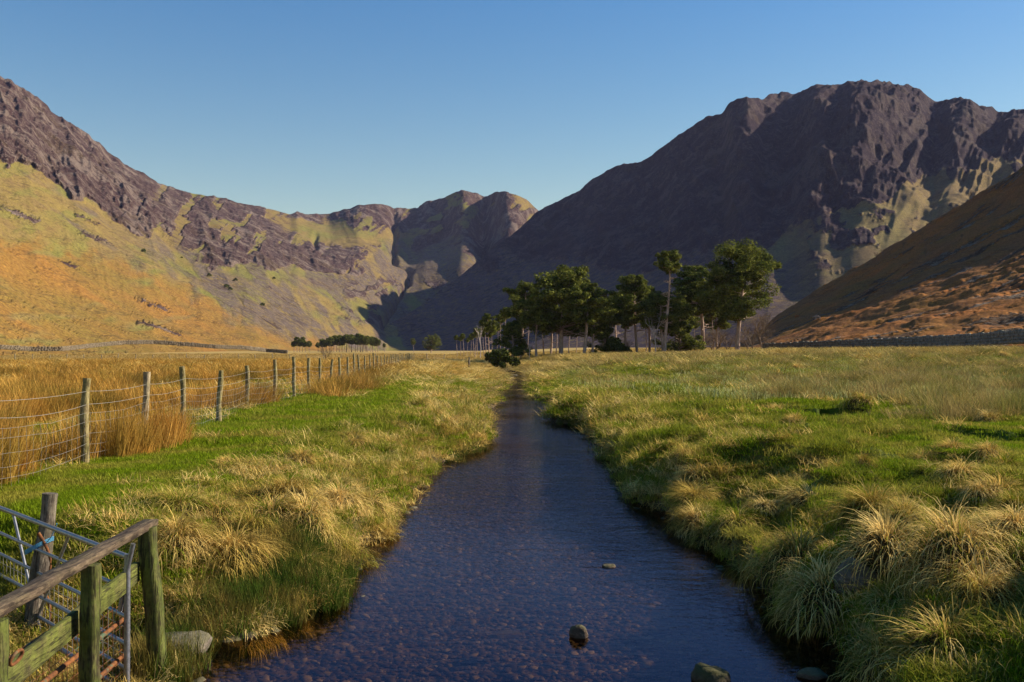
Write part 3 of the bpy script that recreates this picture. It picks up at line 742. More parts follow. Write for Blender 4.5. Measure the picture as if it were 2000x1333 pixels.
# --- golden grass on the far flat field
fg = [patch_mesh('field_grass', 60, 0.5, (.15, .35), (0.8, 1.5), (0.1, 0.9), (.02, .04), M_FARG, 2) for i in range(3)]
cf = sources('field_source', fg)
x, y, dl, dr = samples(16000, 100, 480, -0.60, 0.40)
ok = (dl > 0.3) | ((dr > .3) & (y > 130))
x, y = x[ok], y[ok]; z = ground(x, y); s = np.clip(y / 80, 1.5, 5)
scatter('field_grass', np.stack([x, y, z - 0.03], -1), R(0, 6.3, len(x)), np.stack([s, s, np.clip(s * .6, 1, 1.4)], -1), 3, cf, 'pale golden grass across the flat far field', 'grass', 0.1)

# --- daffodil leaves in the right-hand field
def daff_mesh():
    n = 9; b, a, d = disc(n, 0.45, 0.5)
    V, Q = ribbons(b, R(0, 6.3, n), R(1.25, 1.6, n), R(.14, .28, n), R(0, .25, n), R(.012, .022, n), 1, 0.25)
    return mesh_from('daffodil_leaves', V, Q, [M_DAFF])
cd = sources('daffodil_source', [daff_mesh() for i in range(3)])
x, y, dl, dr = samples(15000, 33, 105, 0.03, 0.62)
g = fbm(x * 0.25, y * 0.12, 84, 3)
ok = (dr > 2.0) & (g + R(-.12, .12, len(x)) > 0.42)
x, y = x[ok], y[ok]; z = ground(x, y)
scatter('daffodil_leaves', np.stack([x, y, z], -1), R(0, 6.3, len(x)), np.stack([np.full(len(x), 1.5), np.full(len(x), 1.5), R(.8, 1.2, len(x))], -1), 3, cd, 'grey green daffodil leaves coming up in the right hand field', 'daffodils', 0.15)

# --- green reeds on the wet tongue at the left bank and under the further banks
def reed_mesh():
    n = 70; b, a, d = disc(n, 0.16, 0.6)
    V, Q = ribbons(b, R(0, 6.3, n), R(1.0, 1.55, n), R(.12, .36, n), R(0, .7, n), R(.004, .008, n), 2, 0.8)
    return mesh_from('reeds', V, Q, [M_REED])
cre = sources('reed_source', [reed_mesh() for i in range(4)])
x = np.concatenate([R(-3.0, -1.3, 900), R(-1.6, -.6, 160), R(1.6, 3.2, 160)]); y = np.concatenate([R(7.3, 11.0, 900), R(22, 31, 160), R(31, 40, 160)])
l, r = edges(y); z = ground(x, y)
ok = (((l - x) > -0.15) & (z < -0.35) & (x < 0)) | (((x - r) > -.5) & ((x - r) < .4) & (x > 0)) | ((x < 0) & (y > 20) & ((l - x) > -.35) & ((l - x) < .3))
x, y, z = x[ok], y[ok], np.maximum(z[ok], WZ - 0.05)
scatter('reeds', np.stack([x, y, z - .02], -1), R(0, 6.3, len(x)), R(.7, 1.15, len(x)), 4, cre, 'short green reeds growing in the shallows by the left bank', 'reeds', 0.2)

# --- tussocks: the ones that stand out are things of their own
tus = [tussock_mesh('grass_tussock', 900, 0.36, R(.26, .36), M_STRAW, 4, (.005, .011), [.05, .2, .4, .12, .6, .25][i], M_MIXG, R(.3, .7)) for i in range(6)]
def tussock(x, y, s, label, group, k, sink=0.05):
    o = link('grass_tussock', tus[k % 6], loc=(x, y, float(ground(x, y)) - sink))
    o.rotation_euler = (random.uniform(-.15, .15), random.uniform(-.15, .15), random.uniform(0, 6.28))
    o.scale = (s * random.uniform(.85, 1.25), s * random.uniform(.85, 1.1), s * random.uniform(.75, 1.2))
    tag(o, label, 'tussock', group)
named = [
 (455,1105,1.15,'large straw tussock with a swirled crown right of the green reeds'),
 (350,1080,1.05,'tall straw tussock directly behind the end post of the wooden rail'),
 (375,1215,0.75,'pale drooping tussock beside the stone block at the rail post'),
 (440,910,0.55,'small lone brown tussock out on the left lawn'),
 (690,870,0.9,'pale round tussock half way up the left bank lawn edge'),
 (720,1000,1.1,'dark sided tussock overhanging the water on the left bank'),
 (660,990,1.0,'straw tussock just behind the dark sided one over the water'),
 (590,1040,1.0,'broad straw tussock on the left bank above the small stream stones'),
 (640,1075,0.8,'low tussock on the very edge of the left bank near the stones'),
 (560,980,0.9,'yellow tussock on the slope of the left bank'),
 (820,800,1.0,'bright straw tussock at the top of the far left bank'),
 (1560,1115,1.2,'large shaggy tussock above the dark undercut of the right bank'),
 (1730,1100,1.1,'straw tussock right of the large shaggy one on the right bank'),
 (1870,1110,1.2,'upright shaggy tussock nearest the right edge of the bank'),
 (1700,1015,1.0,'straw tussock with long stray stems on the right bank'),
 (1580,1000,1.0,'drooping tussock in the middle of the right bank'),
 (1440,1040,1.0,'yellow tussock at the lip of the right bank over the shadow'),
 (1460,1130,0.8,'low hanging tussock just above the water on the right bank'),
 (1940,1090,0.8,'pale tussock with a dark hollow below it at the right edge'),
 (1620,1200,0.9,'wet looking tussock low on the right bank near the grey boulder'),
 (1850,1280,1.1,'shaded tussock in the bottom right corner'),
 (1340,900,0.9,'olive tussock by the rushes on the right bank'),
 (1760,850,0.8,'dark mound of grass alone on the right lawn'),
 (1930,830,1.0,'brown tussock at the edge of the rushes on the right'),
 (1555,725,1.6,'pale tussock standing alone in the daffodil field'),
 (1785,705,1.7,'pale tussock at the back of the daffodil field'),
 (1680,795,1.2,'straw tussock at the front edge of the daffodils'),
 (1960,700,1.6,'pale tussock at the far right of the daffodil field'),
]
for k, (u, v, s, lab) in enumerate(named):
    x, y, z = hit(u, v)
    tussock(x, y, s, lab, 'grass tussocks on the stream banks', k)
# the many others
def more(n, side, y0, y1, d0, d1, smin, smax, lab, seed):
    r_ = random.Random(seed); c = 0; done = []
    while c < n:
        y = math.exp(r_.uniform(math.log(y0), math.log(y1))); l, r = edges(np.array([y])); d = d0 + (d1 - d0) * r_.random() ** 1.5
        x = float(l[0]) - d if side < 0 else float(r[0]) + d
        if any(math.hypot(x - a, y - b) < 0.42 * smin for a, b in done[-40:]): continue
        if side < 0 and x < -2.6 and y < 9.5: continue
        sz_ = r_.uniform(smin, smax); f_ = (sz_ - smin) / (smax - smin); e_ = (d - d0) / (d1 - d0)
        lab = '%s %s tussock %s on the %s %s bank' % (['small', 'middling', 'large'][min(2, int(f_ * 3))], ['straw coloured', 'pale straw', 'half green', 'dry yellow', 'mostly green', 'straw and green'][c % 6], 'at the water edge' if e_ < .12 else 'hanging down the slope' if e_ < .45 else 'set back on the turf', 'near' if y < 13 else 'middle' if y < 24 else 'further' if y < 36 else 'far', 'left' if side < 0 else 'right')
        done.append((x, y)); tussock(x, y, sz_, lab, 'grass tussocks on the stream banks', c); c += 1
more(44, -1, 8.5, 24, -0.02, 1.9, 0.45, 0.9, 'straw coloured tussock crowding the near left bank of the stream', 1)
more(34, -1, 24, 46, 0.0, 2.0, 0.6, 1.1, 'pale tussock on the further left bank of the stream', 2)
more(66, 1, 6.0, 22, 0.05, 4.5, 0.5, 1.0, 'olive and straw tussock crowding the near right bank of the stream', 3)
more(36, 1, 22, 46, 0.1, 5.0, 0.6, 1.1, 'pale tussock on the further right bank of the stream', 4)

# ================================================================== FENCES, WALLS, GATES, STONES
def wood_mat(name, base, dark, moss, mossamt, axis=(1, 1, 0.12), scale=22):
    m, nt, out = newmat(name); n = N(nt); p = n.objc()
    g = n.noise(n.mapped(p, axis), scale, 6, 0.7, 1.2)
    col = n.mix(n.ramp(g, [(0.36, 0), (0.64, 1)]), dark, base)
    mo = n.noise(n.pos(), 5.5, 5, 0.7)
    col = n.mix(n.math('MULTIPLY', n.ramp(mo, [(0.5 - 0.25 * mossamt, 0), (0.72 - 0.2 * mossamt, 1)]), mossamt), col, moss)
    col = n.mix(n.ramp(n.noise(n.mapped(p, axis), 60, 4, 0.7), [(0.62, 0), (0.7, 0.7)]), col, tuple(c * .4 for c in dark))
    col = n.mix(n.ramp(n.noise(n.mapped(p, axis), scale * 1.9, 3, 0.6), [(0.53, 0), (0.60, 0.75)]), col, tuple(c * .35 for c in dark))
    col = n.mix(1.0, col, n.ramp(n.noise(n.pos(), 7, 5, 0.75), [(0.3, 0.4), (0.7, 1.45)]), 'MULTIPLY')
    n.pbr(out, col, 0.85, n.bump(n.math('ADD', g, n.math('MULTIPLY', n.noise(n.mapped(p, axis), scale * 3, 3), .5)), 0.9, 0.02), spec=0.2)
    return m
WPOST = wood_mat('post_wood', (0.36, 0.28, 0.14), (0.17, 0.12, 0.06), (0.22, 0.21, 0.05), 0.5)
WPALE = wood_mat('pale_wood', (0.42, 0.34, 0.21), (0.24, 0.18, 0.11), (0.2, 0.2, 0.05), 0.3)
WMOSS = wood_mat('mossy_wood', (0.13, 0.10, 0.045), (0.04, 0.028, 0.014), (0.10, 0.125, 0.018), 0.75)
WGREY = wood_mat('grey_rail_wood', (0.16, 0.115, 0.07), (0.07, 0.045, 0.03), (0.10, 0.10, 0.03), 0.2, (1, 0.1, 1))
WMOSSY = wood_mat('mossy_rail_wood', (0.15, 0.125, 0.045), (0.05, 0.04, 0.018), (0.12, 0.14, 0.02), 0.75, (1, 0.1, 1))
WOLD = wood_mat('old_grey_wood', (0.26, 0.215, 0.16), (0.07, 0.05, 0.04), (0.12, 0.12, 0.04), 0.3)
m, nt, out = newmat('galvanised_steel'); n = N(nt)
c = n.mix(n.ramp(n.noise(n.pos(), 30, 4, 0.7), [(0.4, 0), (0.7, 1)]), (0.27, 0.27, 0.28), (0.16, 0.16, 0.17))
n.pbr(out, c, 0.42, None, 0.7, 0.5); STEEL = m
m, nt, out = newmat('wire_steel'); n = N(nt)
n.pbr(out, (0.38, 0.35, 0.30), 0.5, None, 0.3, 0.5); WIRE = m
m, nt, out = newmat('rust'); n = N(nt)
r_ = n.noise(n.pos(), 18, 5, 0.7)
c = n.mix(n.ramp(r_, [(0.38, 0), (0.62, 1)]), (0.07, 0.028, 0.012), (0.22, 0.08, 0.02))
c = n.mix(n.ramp(n.noise(n.pos(), 6, 3), [(0.58, 0), (0.66, 0.8)]), c, (0.06, 0.14, 0.08))
n.pbr(out, c, 0.85, n.bump(r_, 0.5, 0.004), 0.1, 0.3); RUST = m
m, nt, out = newmat('blue_twine'); n = N(nt); n.pbr(out, (0.08, 0.27, 0.42), 0.7); TWINE = m
def stone_mat(name, a, b_, moss, ma, sc_=6):
    m, nt, out = newmat(name); n = N(nt); p = n.pos()
    f = n.noise(p, sc_, 6, 0.7); g = n.noise(p, sc_ * 4, 4, 0.7)
    c = n.mix(n.ramp(f, [(0.36, 0), (0.64, 1)]), a, b_)
    c = n.mix(n.ramp(g, [(0.6, 0), (0.7, 0.7)]), c, tuple(min(1, x * 1.7) for x in b_))
    geo = n.node('ShaderNodeNewGeometry'); sx = n.node('ShaderNodeSeparateXYZ'); nt.links.new(geo.outputs['Normal'], sx.inputs[0])
    mm = n.math('MULTIPLY', n.ramp(n.math('ADD', sx.outputs[2], n.math('SUBTRACT', n.noise(p, sc_ * .8, 4), 0.5)), [(0.3, 0), (0.7, 1)]), ma)
    c = n.mix(mm, c, moss)
    n.pbr(out, c, 0.85, n.bump(n.math('ADD', f, n.math('MULTIPLY', g, .4)), 0.7, 0.25 / sc_), spec=0.3); return m
STONE = stone_mat('brown_stone', (0.05, 0.032, 0.02), (0.14, 0.095, 0.06), (0.08, 0.1, 0.02), 0.3)
MSTONE = stone_mat('mossy_stone', (0.035, 0.025, 0.012), (0.09, 0.065, 0.03), (0.055, 0.052, 0.010), 0.85, 14)
GSTONE = stone_mat('grey_stone', (0.08, 0.065, 0.048), (0.19, 0.15, 0.11), (0.10, 0.10, 0.03), 0.4)
WALLM = stone_mat('wall_stone', (0.10, 0.085, 0.075), (0.26, 0.22, 0.18), (0.12, 0.12, 0.04), 0.4, 2)

def rock_mesh(name, seed, mat, sub=3, rough=0.28):
    bm = bmesh.new(); bmesh.ops.create_icosphere(bm, subdivisions=sub, radius=1)
    r_ = random.Random(seed)
    cuts = [(Vector((r_.gauss(0, 1), r_.gauss(0, 1), r_.gauss(0, .8))).normalized(), r_.uniform(.62, .9)) for i in range(9)]
    for v in bm.verts:
        for nn, d in cuts:
            k = v.co.dot(nn)
            if k > d: v.co -= nn * (k - d) * 0.9
    co = np.array([v.co[:] for v in bm.verts])
    f = fbm(co[:, 0] * 2 + seed, co[:, 1] * 2 + co[:, 2] * 1.7, 500 + seed, 4) - 0.5
    for v, q in zip(bm.verts, f): v.co *= 1 + rough * q
    me = bpy.data.meshes.new(name); bm.to_mesh(me); bm.free()
    me.materials.append(mat)
    me.polygons.foreach_set('use_smooth', np.ones(len(me.polygons), bool))
    return me
def rock(u, v, size, seed, mat, label, z=None, rz=0, squash=(1, 1, .7), cat='stone', dz=0.0):
    if z is None: x, y, z = hit(u, v)
    else: y = float(yv(v, z)); x = float(xu(u, y, v))
    o = link('stone', rock_mesh('stone', seed, mat), loc=(x, y, z + dz))
    o.scale = (size * squash[0], size * squash[1], size * squash[2]); o.rotation_euler = (0, 0, rz)
    return tag(o, label, cat)
rock(1130, 1244, 0.085, 3, STONE, 'brown angular stone standing out of the stream in mid water', z=WZ, dz=0.03, squash=(1, .9, .95))
rock(1190, 1107, 0.085, 5, STONE, 'small flat dark stone breaking the water behind the angular one', z=WZ, dz=0.0, squash=(1.2, .8, .45), rz=.4)
rock(1388, 1326, 0.155, 8, MSTONE, 'round mossy boulder with dry stalks on it at the bottom of the stream', z=WZ, dz=0.0, squash=(1.0, 1, .8))
rock(985, 1240, 0.13, 9, STONE, 'flat reddish stone lying just under the water', z=WZ - 0.1, squash=(1.3, .8, .25))
rock(640, 1136, 0.07, 10, GSTONE, 'pale stone at the tip of the left bank', z=WZ, squash=(1.1, .9, .6))
rock(672, 1088, 0.06, 11, GSTONE, 'small pale stone under the left bank tussocks', z=WZ, squash=(1.1, .9, .7))
rock(700, 1112, 0.05, 12, STONE, 'small dark stone in the shallows off the left bank', z=WZ, squash=(1.1, .9, .4))
rock(475, 1243, 0.10, 13, STONE, 'brown stone in front of the reeds', z=WZ, squash=(1.3, .9, .5))
rock(1672, 1178, 0.17, 14, GSTONE, 'grey rounded boulder set into the right bank', squash=(1.2, 1, 1.2), dz=0.16)
rock(1590, 1322, 0.11, 15, STONE, 'dark wet stone at the foot of the right bank', z=WZ, squash=(1.2, .9, .6))
rock(352, 1262, 0.27, 16, GSTONE, 'flat grey stone block at the foot of the wooden end post', z=WZ + 0.08, squash=(1.0, 1.0, .45), dz=0.0)
rock(388, 1252, 0.05, 17, GSTONE, 'small pale stone beside the flat grey block', z=WZ, squash=(1.3, .8, .6))
for i, (u, v) in enumerate([(985, 731), (995, 738), (1003, 733), (990, 743), (978, 740)]):
    rock(u, v, 0.35, 20 + i, GSTONE, 'pale shoal stone in the far bend of the stream', z=WZ, squash=(1.3, 1, .3))['group'] = 'shoal stones in the far bend'
k = 0
for side in (-1, 1):
    for i in range(34):
        y = math.exp(random.uniform(math.log(6.5), math.log(34))); l, r = edges(np.array([y])); d_ = random.uniform(-.12, .35)
        x = float(l[0]) + d_ if side < 0 else float(r[0]) - d_
        if x < -2.6 and y < 8: continue
        o = link('stone', rock_mesh('stone', 100 + i % 6 + 10 * side, [STONE, GSTONE, STONE][i % 3], 2) if i < 6 else edge_st[(i + side) % len(edge_st)], loc=(x, y, float(max(ground(x, y), WZ - .04)) + .01))
        if i < 6: edge_st = (edge_st if k else []) + [o.data]; k = 1
        q = random.uniform(.035, .10); o.scale = (q * 1.3, q, q * .7); o.rotation_euler = (0, 0, random.uniform(0, 6))
        tag(o, 'small wet %s stone at the foot of the %s %s bank' % (['brown', 'grey', 'dark'][(i % 6) % 3], 'near' if y < 11 else 'middle' if y < 20 else 'far', 'left' if side < 0 else 'right'), 'stone', 'small stones along the edge of the stream')
# pebbles covering the bed
pm = []
mp_, nt, out = newmat('pebble'); n = N(nt)
rn = n.node('ShaderNodeObjectInfo').outputs['Random']
c = n.ramp(rn, [(0.0, (0.02, 0.012, 0.006)), (0.4, (0.05, 0.034, 0.015)), (0.8, (0.09, 0.065, 0.032)), (0.98, (0.26, 0.20, 0.13))])
n.pbr(out, n.mix(1.0, c, n.ramp(n.noise(n.pos(), 40, 4), [(0.3, 0.6), (0.7, 1.3)]), 'MULTIPLY'), 0.7)
for i in range(5): pm.append(rock_mesh('pebble', 40 + i, mp_, 1, 0.35))
cp = sources('pebble_source', pm)
x = R(-3.2, 3.6, 110000); y = 3 + 24 * R(0, 1, 110000) ** 1.5
l, r = edges(y); z = ground(x, y); ok = (x > l - 0.1) & (x < r + 0.1) & (z < -0.7)
x, y, z = x[ok], y[ok], z[ok]
sz = 0.010 + 0.045 * R(0, 1, len(x)) ** 4.0
scatter('pebbles', np.stack([x, y, z + sz * .15], -1), R(0, 6.3, len(x)), np.stack([sz * R(.8, 1.5, len(x)), sz, sz * .5], -1), 5, cp, 'brown pebbles covering the bed of the stream', 'pebbles', 0.3)

# ---- wire fence on the left bank
def post_mesh(h, r, seed, mat, taper=.93, split=False):
    r_ = random.Random(seed); b = MB(); n_ = 9
    z = np.linspace(-0.25, h, n_)
    P = np.stack([0.02 * np.sin(z * 3 + seed) + r_.uniform(-.04, .04) * z, 0.015 * np.cos(z * 4 + seed) + r_.uniform(-.04, .04) * z, z], -1)
    b.tube(P, r * (1 + 0.10 * np.sin(z * 7 + seed)) * np.linspace(1, taper, n_), 10)
    me = b.mesh('post', [mat])
    co = np.empty(len(me.vertices) * 3, np.float32); me.vertices.foreach_get('co', co); co = co.reshape(-1, 3)
    co[:, :2] *= (1 + 0.12 * (vn(np.arctan2(co[:, 1], co[:, 0]) * 2.2 + seed, co[:, 2] * 1.5, seed)[:, None] - .5))
    me.vertices.foreach_set('co', co.ravel()); me.update(); return me
posts = [post_mesh(1.33, 0.064, i, WPOST) for i in range(5)]
pale_post = post_mesh(1.28, 0.062, 11, WPALE)
def fence_line(name, P, pm_, label, hts, wires, mesh_z, wr, loc_first, netstep=0.22, droppers=False, sags=0.05, col_mat=WIRE, tscale=1.0):
    root = empty(name, tuple(P[0]), label=label, cat='fence'); base = np.array(P[0], float)
    for i, p in enumerate(P):
        o = link('post', pm_[i % len(pm_)] if not (i == 4 and name == 'wire_fence' and loc_first) else pale_post, root)
        o.location = tuple(np.array(p) - base); o.rotation_euler = (random.uniform(-.05, .05), random.uniform(-.05, .05), random.uniform(0, 6.28))
        o.scale = (tscale * random.uniform(.88, 1.12), tscale * random.uniform(.88, 1.12), hts[i % len(hts)] * (1.12 if loc_first and p[1] > 34 else 1))
    for wz in wires:
        b = MB()
        for i in range(len(P) - 1):
            t = np.linspace(0, 1, 7)[:, None]; s_ = sags * random.uniform(.5, 1.5)
            Q = np.array(P[i]) * (1 - t) + np.array(P[i + 1]) * t - base
            Q[:, 2] += wz - 4 * s_ * (t[:, 0] * (1 - t[:, 0])); Q[:, 0] += 0.06
            b.tube(Q, wr, 4, False)
        link('wire', b.mesh('wire', [col_mat]), root)
    if mesh_z:
        b = MB()
        for k, wz in enumerate(mesh_z):
            for i in range(len(P) - 1):
                t = np.linspace(0, 1, 8)[:, None]
                Q = np.array(P[i]) * (1 - t) + np.array(P[i + 1]) * t - base
                Q[:, 2] += wz - 0.10 * (t[:, 0] * (1 - t[:, 0])) * 2 + (vn(t[:, 0] * 5, k * 7.1 + i, 5) - .5) * .04; Q[:, 0] += 0.06
                b.tube(Q, wr * .8, 3, False)
        for i in range(min(len(P) - 1, 30)):
            L_ = math.dist(P[i], P[i + 1]); st = netstep * (1 if i < 8 else 2)
            for j in range(int(L_ / st)):
                t = (j + .5) * st / L_
                q = np.array(P[i]) * (1 - t) + np.array(P[i + 1]) * t - base; q[0] += 0.06
                dz = -0.2 * t * (1 - t)
                b.tube([q + [random.uniform(-.02, .02), random.uniform(-.02, .02), mesh_z[0] + dz], q + [random.uniform(-.02, .02), 0, (mesh_z[0] + mesh_z[-1]) / 2 + dz], q + [0, 0, mesh_z[-1] + dz]], wr * .7, 3, False)
        o = link('netting', b.mesh('netting', [col_mat]), root); o['kind'] = 'stuff'
    return root
ys_ = [6.2, 8.9, 11.8, 14.9, 17.9, 20.6, 24.2, 28.0, 31.5, 35.0, 38.5, 42.0]
while ys_[-1] < 195: ys_.append(ys_[-1] + 3.6 + 0.01 * ys_[-1])
FP = [(float(fence_x(y)), y, float(ground(fence_x(y), y))) for y in ys_]
fence_line('wire_fence', FP, posts, 'long fence of round wooden posts and sagging wire along the left bank', [1.0, .97, 1.03, 1.0, 1.06, 1.04, .98, .97, 1.08, 1.0, .95], [1.13, 0.93], [0.02, 0.17, 0.32, 0.48, 0.66, 0.80], 0.0028, True)
ps = []
for i, u in enumerate(np.arange(-640, 880, 33.5)):
    y = 172 + 0.02 * (u + 300) + (8 if i % 7 == 3 else 0); x = (u - 1000) / F * y; ps.append((x, y, float(ground(x, y))))
thin = [post_mesh(1.25, 0.06, 30 + i, WPALE) for i in range(3)]
fence_line('far_wire_fence', ps, thin, 'straight far fence of thin pale posts crossing the golden field', [1.1, 1.0, 1.15], [1.0, 0.7, 0.4], None, 0.010, False, tscale=1.5)
ps = []
for u in np.arange(1520, 2100, 23):
    y = np.interp(u, [1500, 2000], [196, 142]); x = (u - 1000) / F * y
    ps.append((x, y, float(zv(np.interp(u, [1500, 1700, 2000, 2200], [679, 668, 642, 620]), y)) - 1.0))
fence_line('hillside_fence', ps, thin, 'thin fence standing above the dark stone wall on the right', [1.0, .9], [0.9, .5], None, 0.008, False)
bp = [(-2.55, 31.0), (0, 0)]
for (u, v, h, lean, lab) in [(916, 708, 1.5, 0.0, 'lone dark post on the far left bank by the stream')]:
    y = 118.; x = (u - 1000) / F * y
    o = link('post', post_mesh(1.5, .12, 77, WOLD), loc=(x, y, float(ground(x, y)))); tag(o, lab, 'post')

# ---- dry stone walls
def stone_box(c, s, rz, seedr):
    v = np.array([(a, b, d) for a in (-1, 1) for b in (-1, 1) for d in (-1, 1)], float) * .5 * np.array(s)
    v += R(-.12, .12, v.shape) * np.array(s)
    ca, sa = math.cos(rz), math.sin(rz)
    v = np.stack([v[:, 0] * ca - v[:, 1] * sa, v[:, 0] * sa + v[:, 1] * ca, v[:, 2]], -1) + c
    return v, [(0, 1, 3, 2), (4, 6, 7, 5), (0, 4, 5, 1), (2, 3, 7, 6), (0, 2, 6, 4), (1, 5, 7, 3)]
def drystone(name, pts, h, th, sw, label, mat):
    pts = np.array(pts, float); b = MB(); root = empty(name, tuple(pts[0]), label=label, cat='wall')
    d = np.concatenate([[0], np.cumsum(np.linalg.norm(np.diff(pts[:, :2], axis=0), axis=1))])
    L_ = d[-1]; nl = max(3, int(h / (sw * .55)))
    for c in range(nl + 1):
        s_ = -R(0, sw)
        while s_ < L_:
            w = sw * R(.7, 1.4); q = min(s_ + w / 2, L_)
            p = np.array([np.interp(q, d, pts[:, k]) for k in range(3)]); k = min(np.searchsorted(d, q), len(d) - 1); k = max(k, 1)
            rz = math.atan2(pts[k, 1] - pts[k - 1, 1], pts[k, 0] - pts[k - 1, 0])
            hh = h / nl * R(.85, 1.25)
            t_ = th * (1 - .25 * c / nl)
            cz = (c + .4) * h / nl
            if c == nl: hh *= R(.8, 1.5)
            v, f = stone_box(p - pts[0] + [R(-.03, .03) * th, R(-.03, .03) * th, cz], (w, t_, hh), rz, 0)
            b.add(v, f); s_ += w
    o = link('stonework', b.mesh('stonework', [mat], False), root); o['kind'] = 'stuff'
    return root
pts = []
for u in np.linspace(1490, 2150, 26):
    y = np.interp(u, [1490, 2000, 2150], [188, 112, 96]); x = (u - 1000) / F * y
    v = np.interp(u, [1490, 1560, 1700, 1800, 1900, 2000, 2150], [686, 684, 680, 677, 674, 668, 664])
    pts.append((x, y, float(zv(v, y)) - .1))
drystone('stone_wall', pts, 1.15, 0.6, 0.55, 'dark dry stone wall along the foot of the right hillside', WALLM)
pts = []
for u, v, y in [(-300, 672, 330), (0, 681, 350), (60, 685, 360), (120, 685, 365), (180, 678, 385), (240, 672, 400), (300, 671, 410), (360, 675, 415), (420, 680, 420), (480, 682, 430), (520, 687, 440), (560, 690, 440)]:
    pts.append(((u - 1000) / F * y, y, float(zv(v, y)) - .2))
drystone('valley_wall', pts, 1.2, 0.8, 0.9, 'long pale dry stone wall winding below the orange slope on the left', stone_mat('pale_wall_stone', (0.12, 0.09, 0.055), (0.22, 0.17, 0.11), (0.16, 0.13, 0.05), 0.3, 1.5))

# ---- wooden rail, rusty hurdle, galvanised gate, old post (left foreground)
def beam(p0, p1, w, h, seed=0, up=(0, 0, 1), seg=7, jit=.004):
    p0, p1 = Vector(p0), Vector(p1); t = (p1 - p0).normalized(); s = t.cross(Vector(up)).normalized(); u_ = s.cross(t).normalized()
    r_ = random.Random(seed); V = []; 
    c_ = 0.12 * min(w, h)
    prof = [(-w/2+c_, -h/2), (w/2-c_, -h/2), (w/2, -h/2+c_), (w/2, h/2-c_), (w/2-c_, h/2), (-w/2+c_, h/2), (-w/2, h/2-c_), (-w/2, -h/2+c_)]
    for i in range(seg + 1):
        p = p0.lerp(p1, i / seg); jx, jy = r_.uniform(-jit, jit), r_.uniform(-jit, jit)
        for a, b in prof:
            q = p + s * (a + jx + r_.uniform(-jit, jit) * .5) + u_ * (b + jy + r_.uniform(-jit, jit) * .5); V.append(q[:])
    Q = [(i * 8 + j, i * 8 + (j + 1) % 8, (i + 1) * 8 + (j + 1) % 8, (i + 1) * 8 + j) for i in range(seg) for j in range(8)]
    b = MB(); b.add(V, Q)
    e = seg * 8
    for o_ in (0, e):
        f = [(0, 1, 2, 3), (0, 3, 4, 7), (4, 5, 6, 7)]
        b.add([V[o_ + k] for k in range(8)], [tuple(reversed(x)) for x in f] if o_ == 0 else f)
    return b
def part(name, b, mat, root, sm=False):
    base = np.array(root.location); b.V = [v - base for v in b.V]
    return link(name, b.mesh(name, [mat], sm), root)
rl = empty('wooden_railing', (-2.72, 6.2, -0.8), label='mossy wooden post and rail beside the stream in the left corner', cat='railing')
topz = lambda y: 0.37 + (y - 4.9) * 0.008
for k, (x, y, w, lx) in enumerate([(-2.62, 4.95, .10, 0), (-2.68, 6.2, .10, 0), (-2.79, 7.45, .115, 0.10)]):
    part('post', beam((x + lx * 1.2, y, -1.05), (x, y, topz(y) - .03), w, w * 1.05, k, (0, 1, 0), 9, .005), WMOSS, rl)
part('top_rail', beam((-2.60, 3.9, topz(3.9)), (-2.82, 7.62, topz(7.62) - .02), .115, .05, 9, seg=12), WGREY, rl)
part('middle_rail', beam((-2.665, 4.0, -.13), (-2.86, 7.42, .03), .045, .15, 10, seg=12), WMOSSY, rl)
hd = empty('rusty_hurdle', (-2.86, 6.2, -0.8), label='rusty barred hurdle with wire mesh tied behind the wooden railing', cat='gate')
for k, z_ in enumerate([-.02, -.30, -.57, -.80]):
    b = MB(); b.tube([(-2.80, 3.9, z_ - .02), (-2.83, 5.5, z_ - .01), (-2.9, 7.33, z_ + .01)], .017, 8); part('bar', b, RUST, hd, True)
for y_ in (7.33,):
    b = MB(); b.tube([(-2.9, y_, -.92), (-2.9, y_, .08)], .026, 8); part('upright', b, RUST, hd, True)
b = MB()
for y_ in np.arange(3.95, 7.3, .085):
    x_ = np.interp(y_, [3.9, 7.33], [-2.815, -2.915]); b.tube([(x_, y_, -.9), (x_ + random.uniform(-.01, .01), y_ + .01, -.5), (x_, y_, -.05)], .0028, 3, False)
for z_ in np.arange(-.86, -.04, .085):
    b.tube([(-2.815, 3.95, z_), (-2.87, 5.6, z_ - .01), (-2.915, 7.3, z_)], .0028, 3, False)
o = part('mesh_panel', b, RUST, hd); o['kind'] = 'stuff'
b = MB(); th = np.linspace(0, 2 * math.pi, 20)
b.tube(np.stack([-2.60 + .012 * np.sin(th), 5.12 + .06 * np.cos(th), 0.2 - .10 + .035 * np.sin(th)], -1), .010, 6, False)
o = link('iron_ring', b.mesh('iron_ring', [RUST])); tag(o, 'rusty iron ring hanging by the nearest railing post', 'ring')
# galvanised gate
A = np.array([-2.82, 7.15, 0]); B_ = np.array([-5.6, 10.1, 0]); u3 = (B_ - A) / np.linalg.norm(B_ - A); LG = np.linalg.norm(B_ - A)
gt = empty('field_gate', (-2.82, 7.15, -0.8), label='galvanised steel field gate standing open behind the wooden railing', cat='gate')
zs = [.20, -.04, -.24, -.44, -.62, -.78]
for k, z_ in enumerate(zs):
    b = MB(); b.tube([A + [0, 0, z_], A + u3 * LG / 2 + [0, 0, z_], B_ + [0, 0, z_]], .021 if k in (0, 5) else .016, 10); part('bar', b, STEEL, gt, True)
b = MB(); b.tube([A + [0, 0, .22], A + [0, 0, -.80]], .022, 10); part('end_upright', b, STEEL, gt, True)
b = MB(); b.tube([A + [.05, -.02, .30], A + [-.02, 0, .02], A + [-.06, .02, -.2]], .018, 8); part('latch_bar', b, STEEL, gt, True)
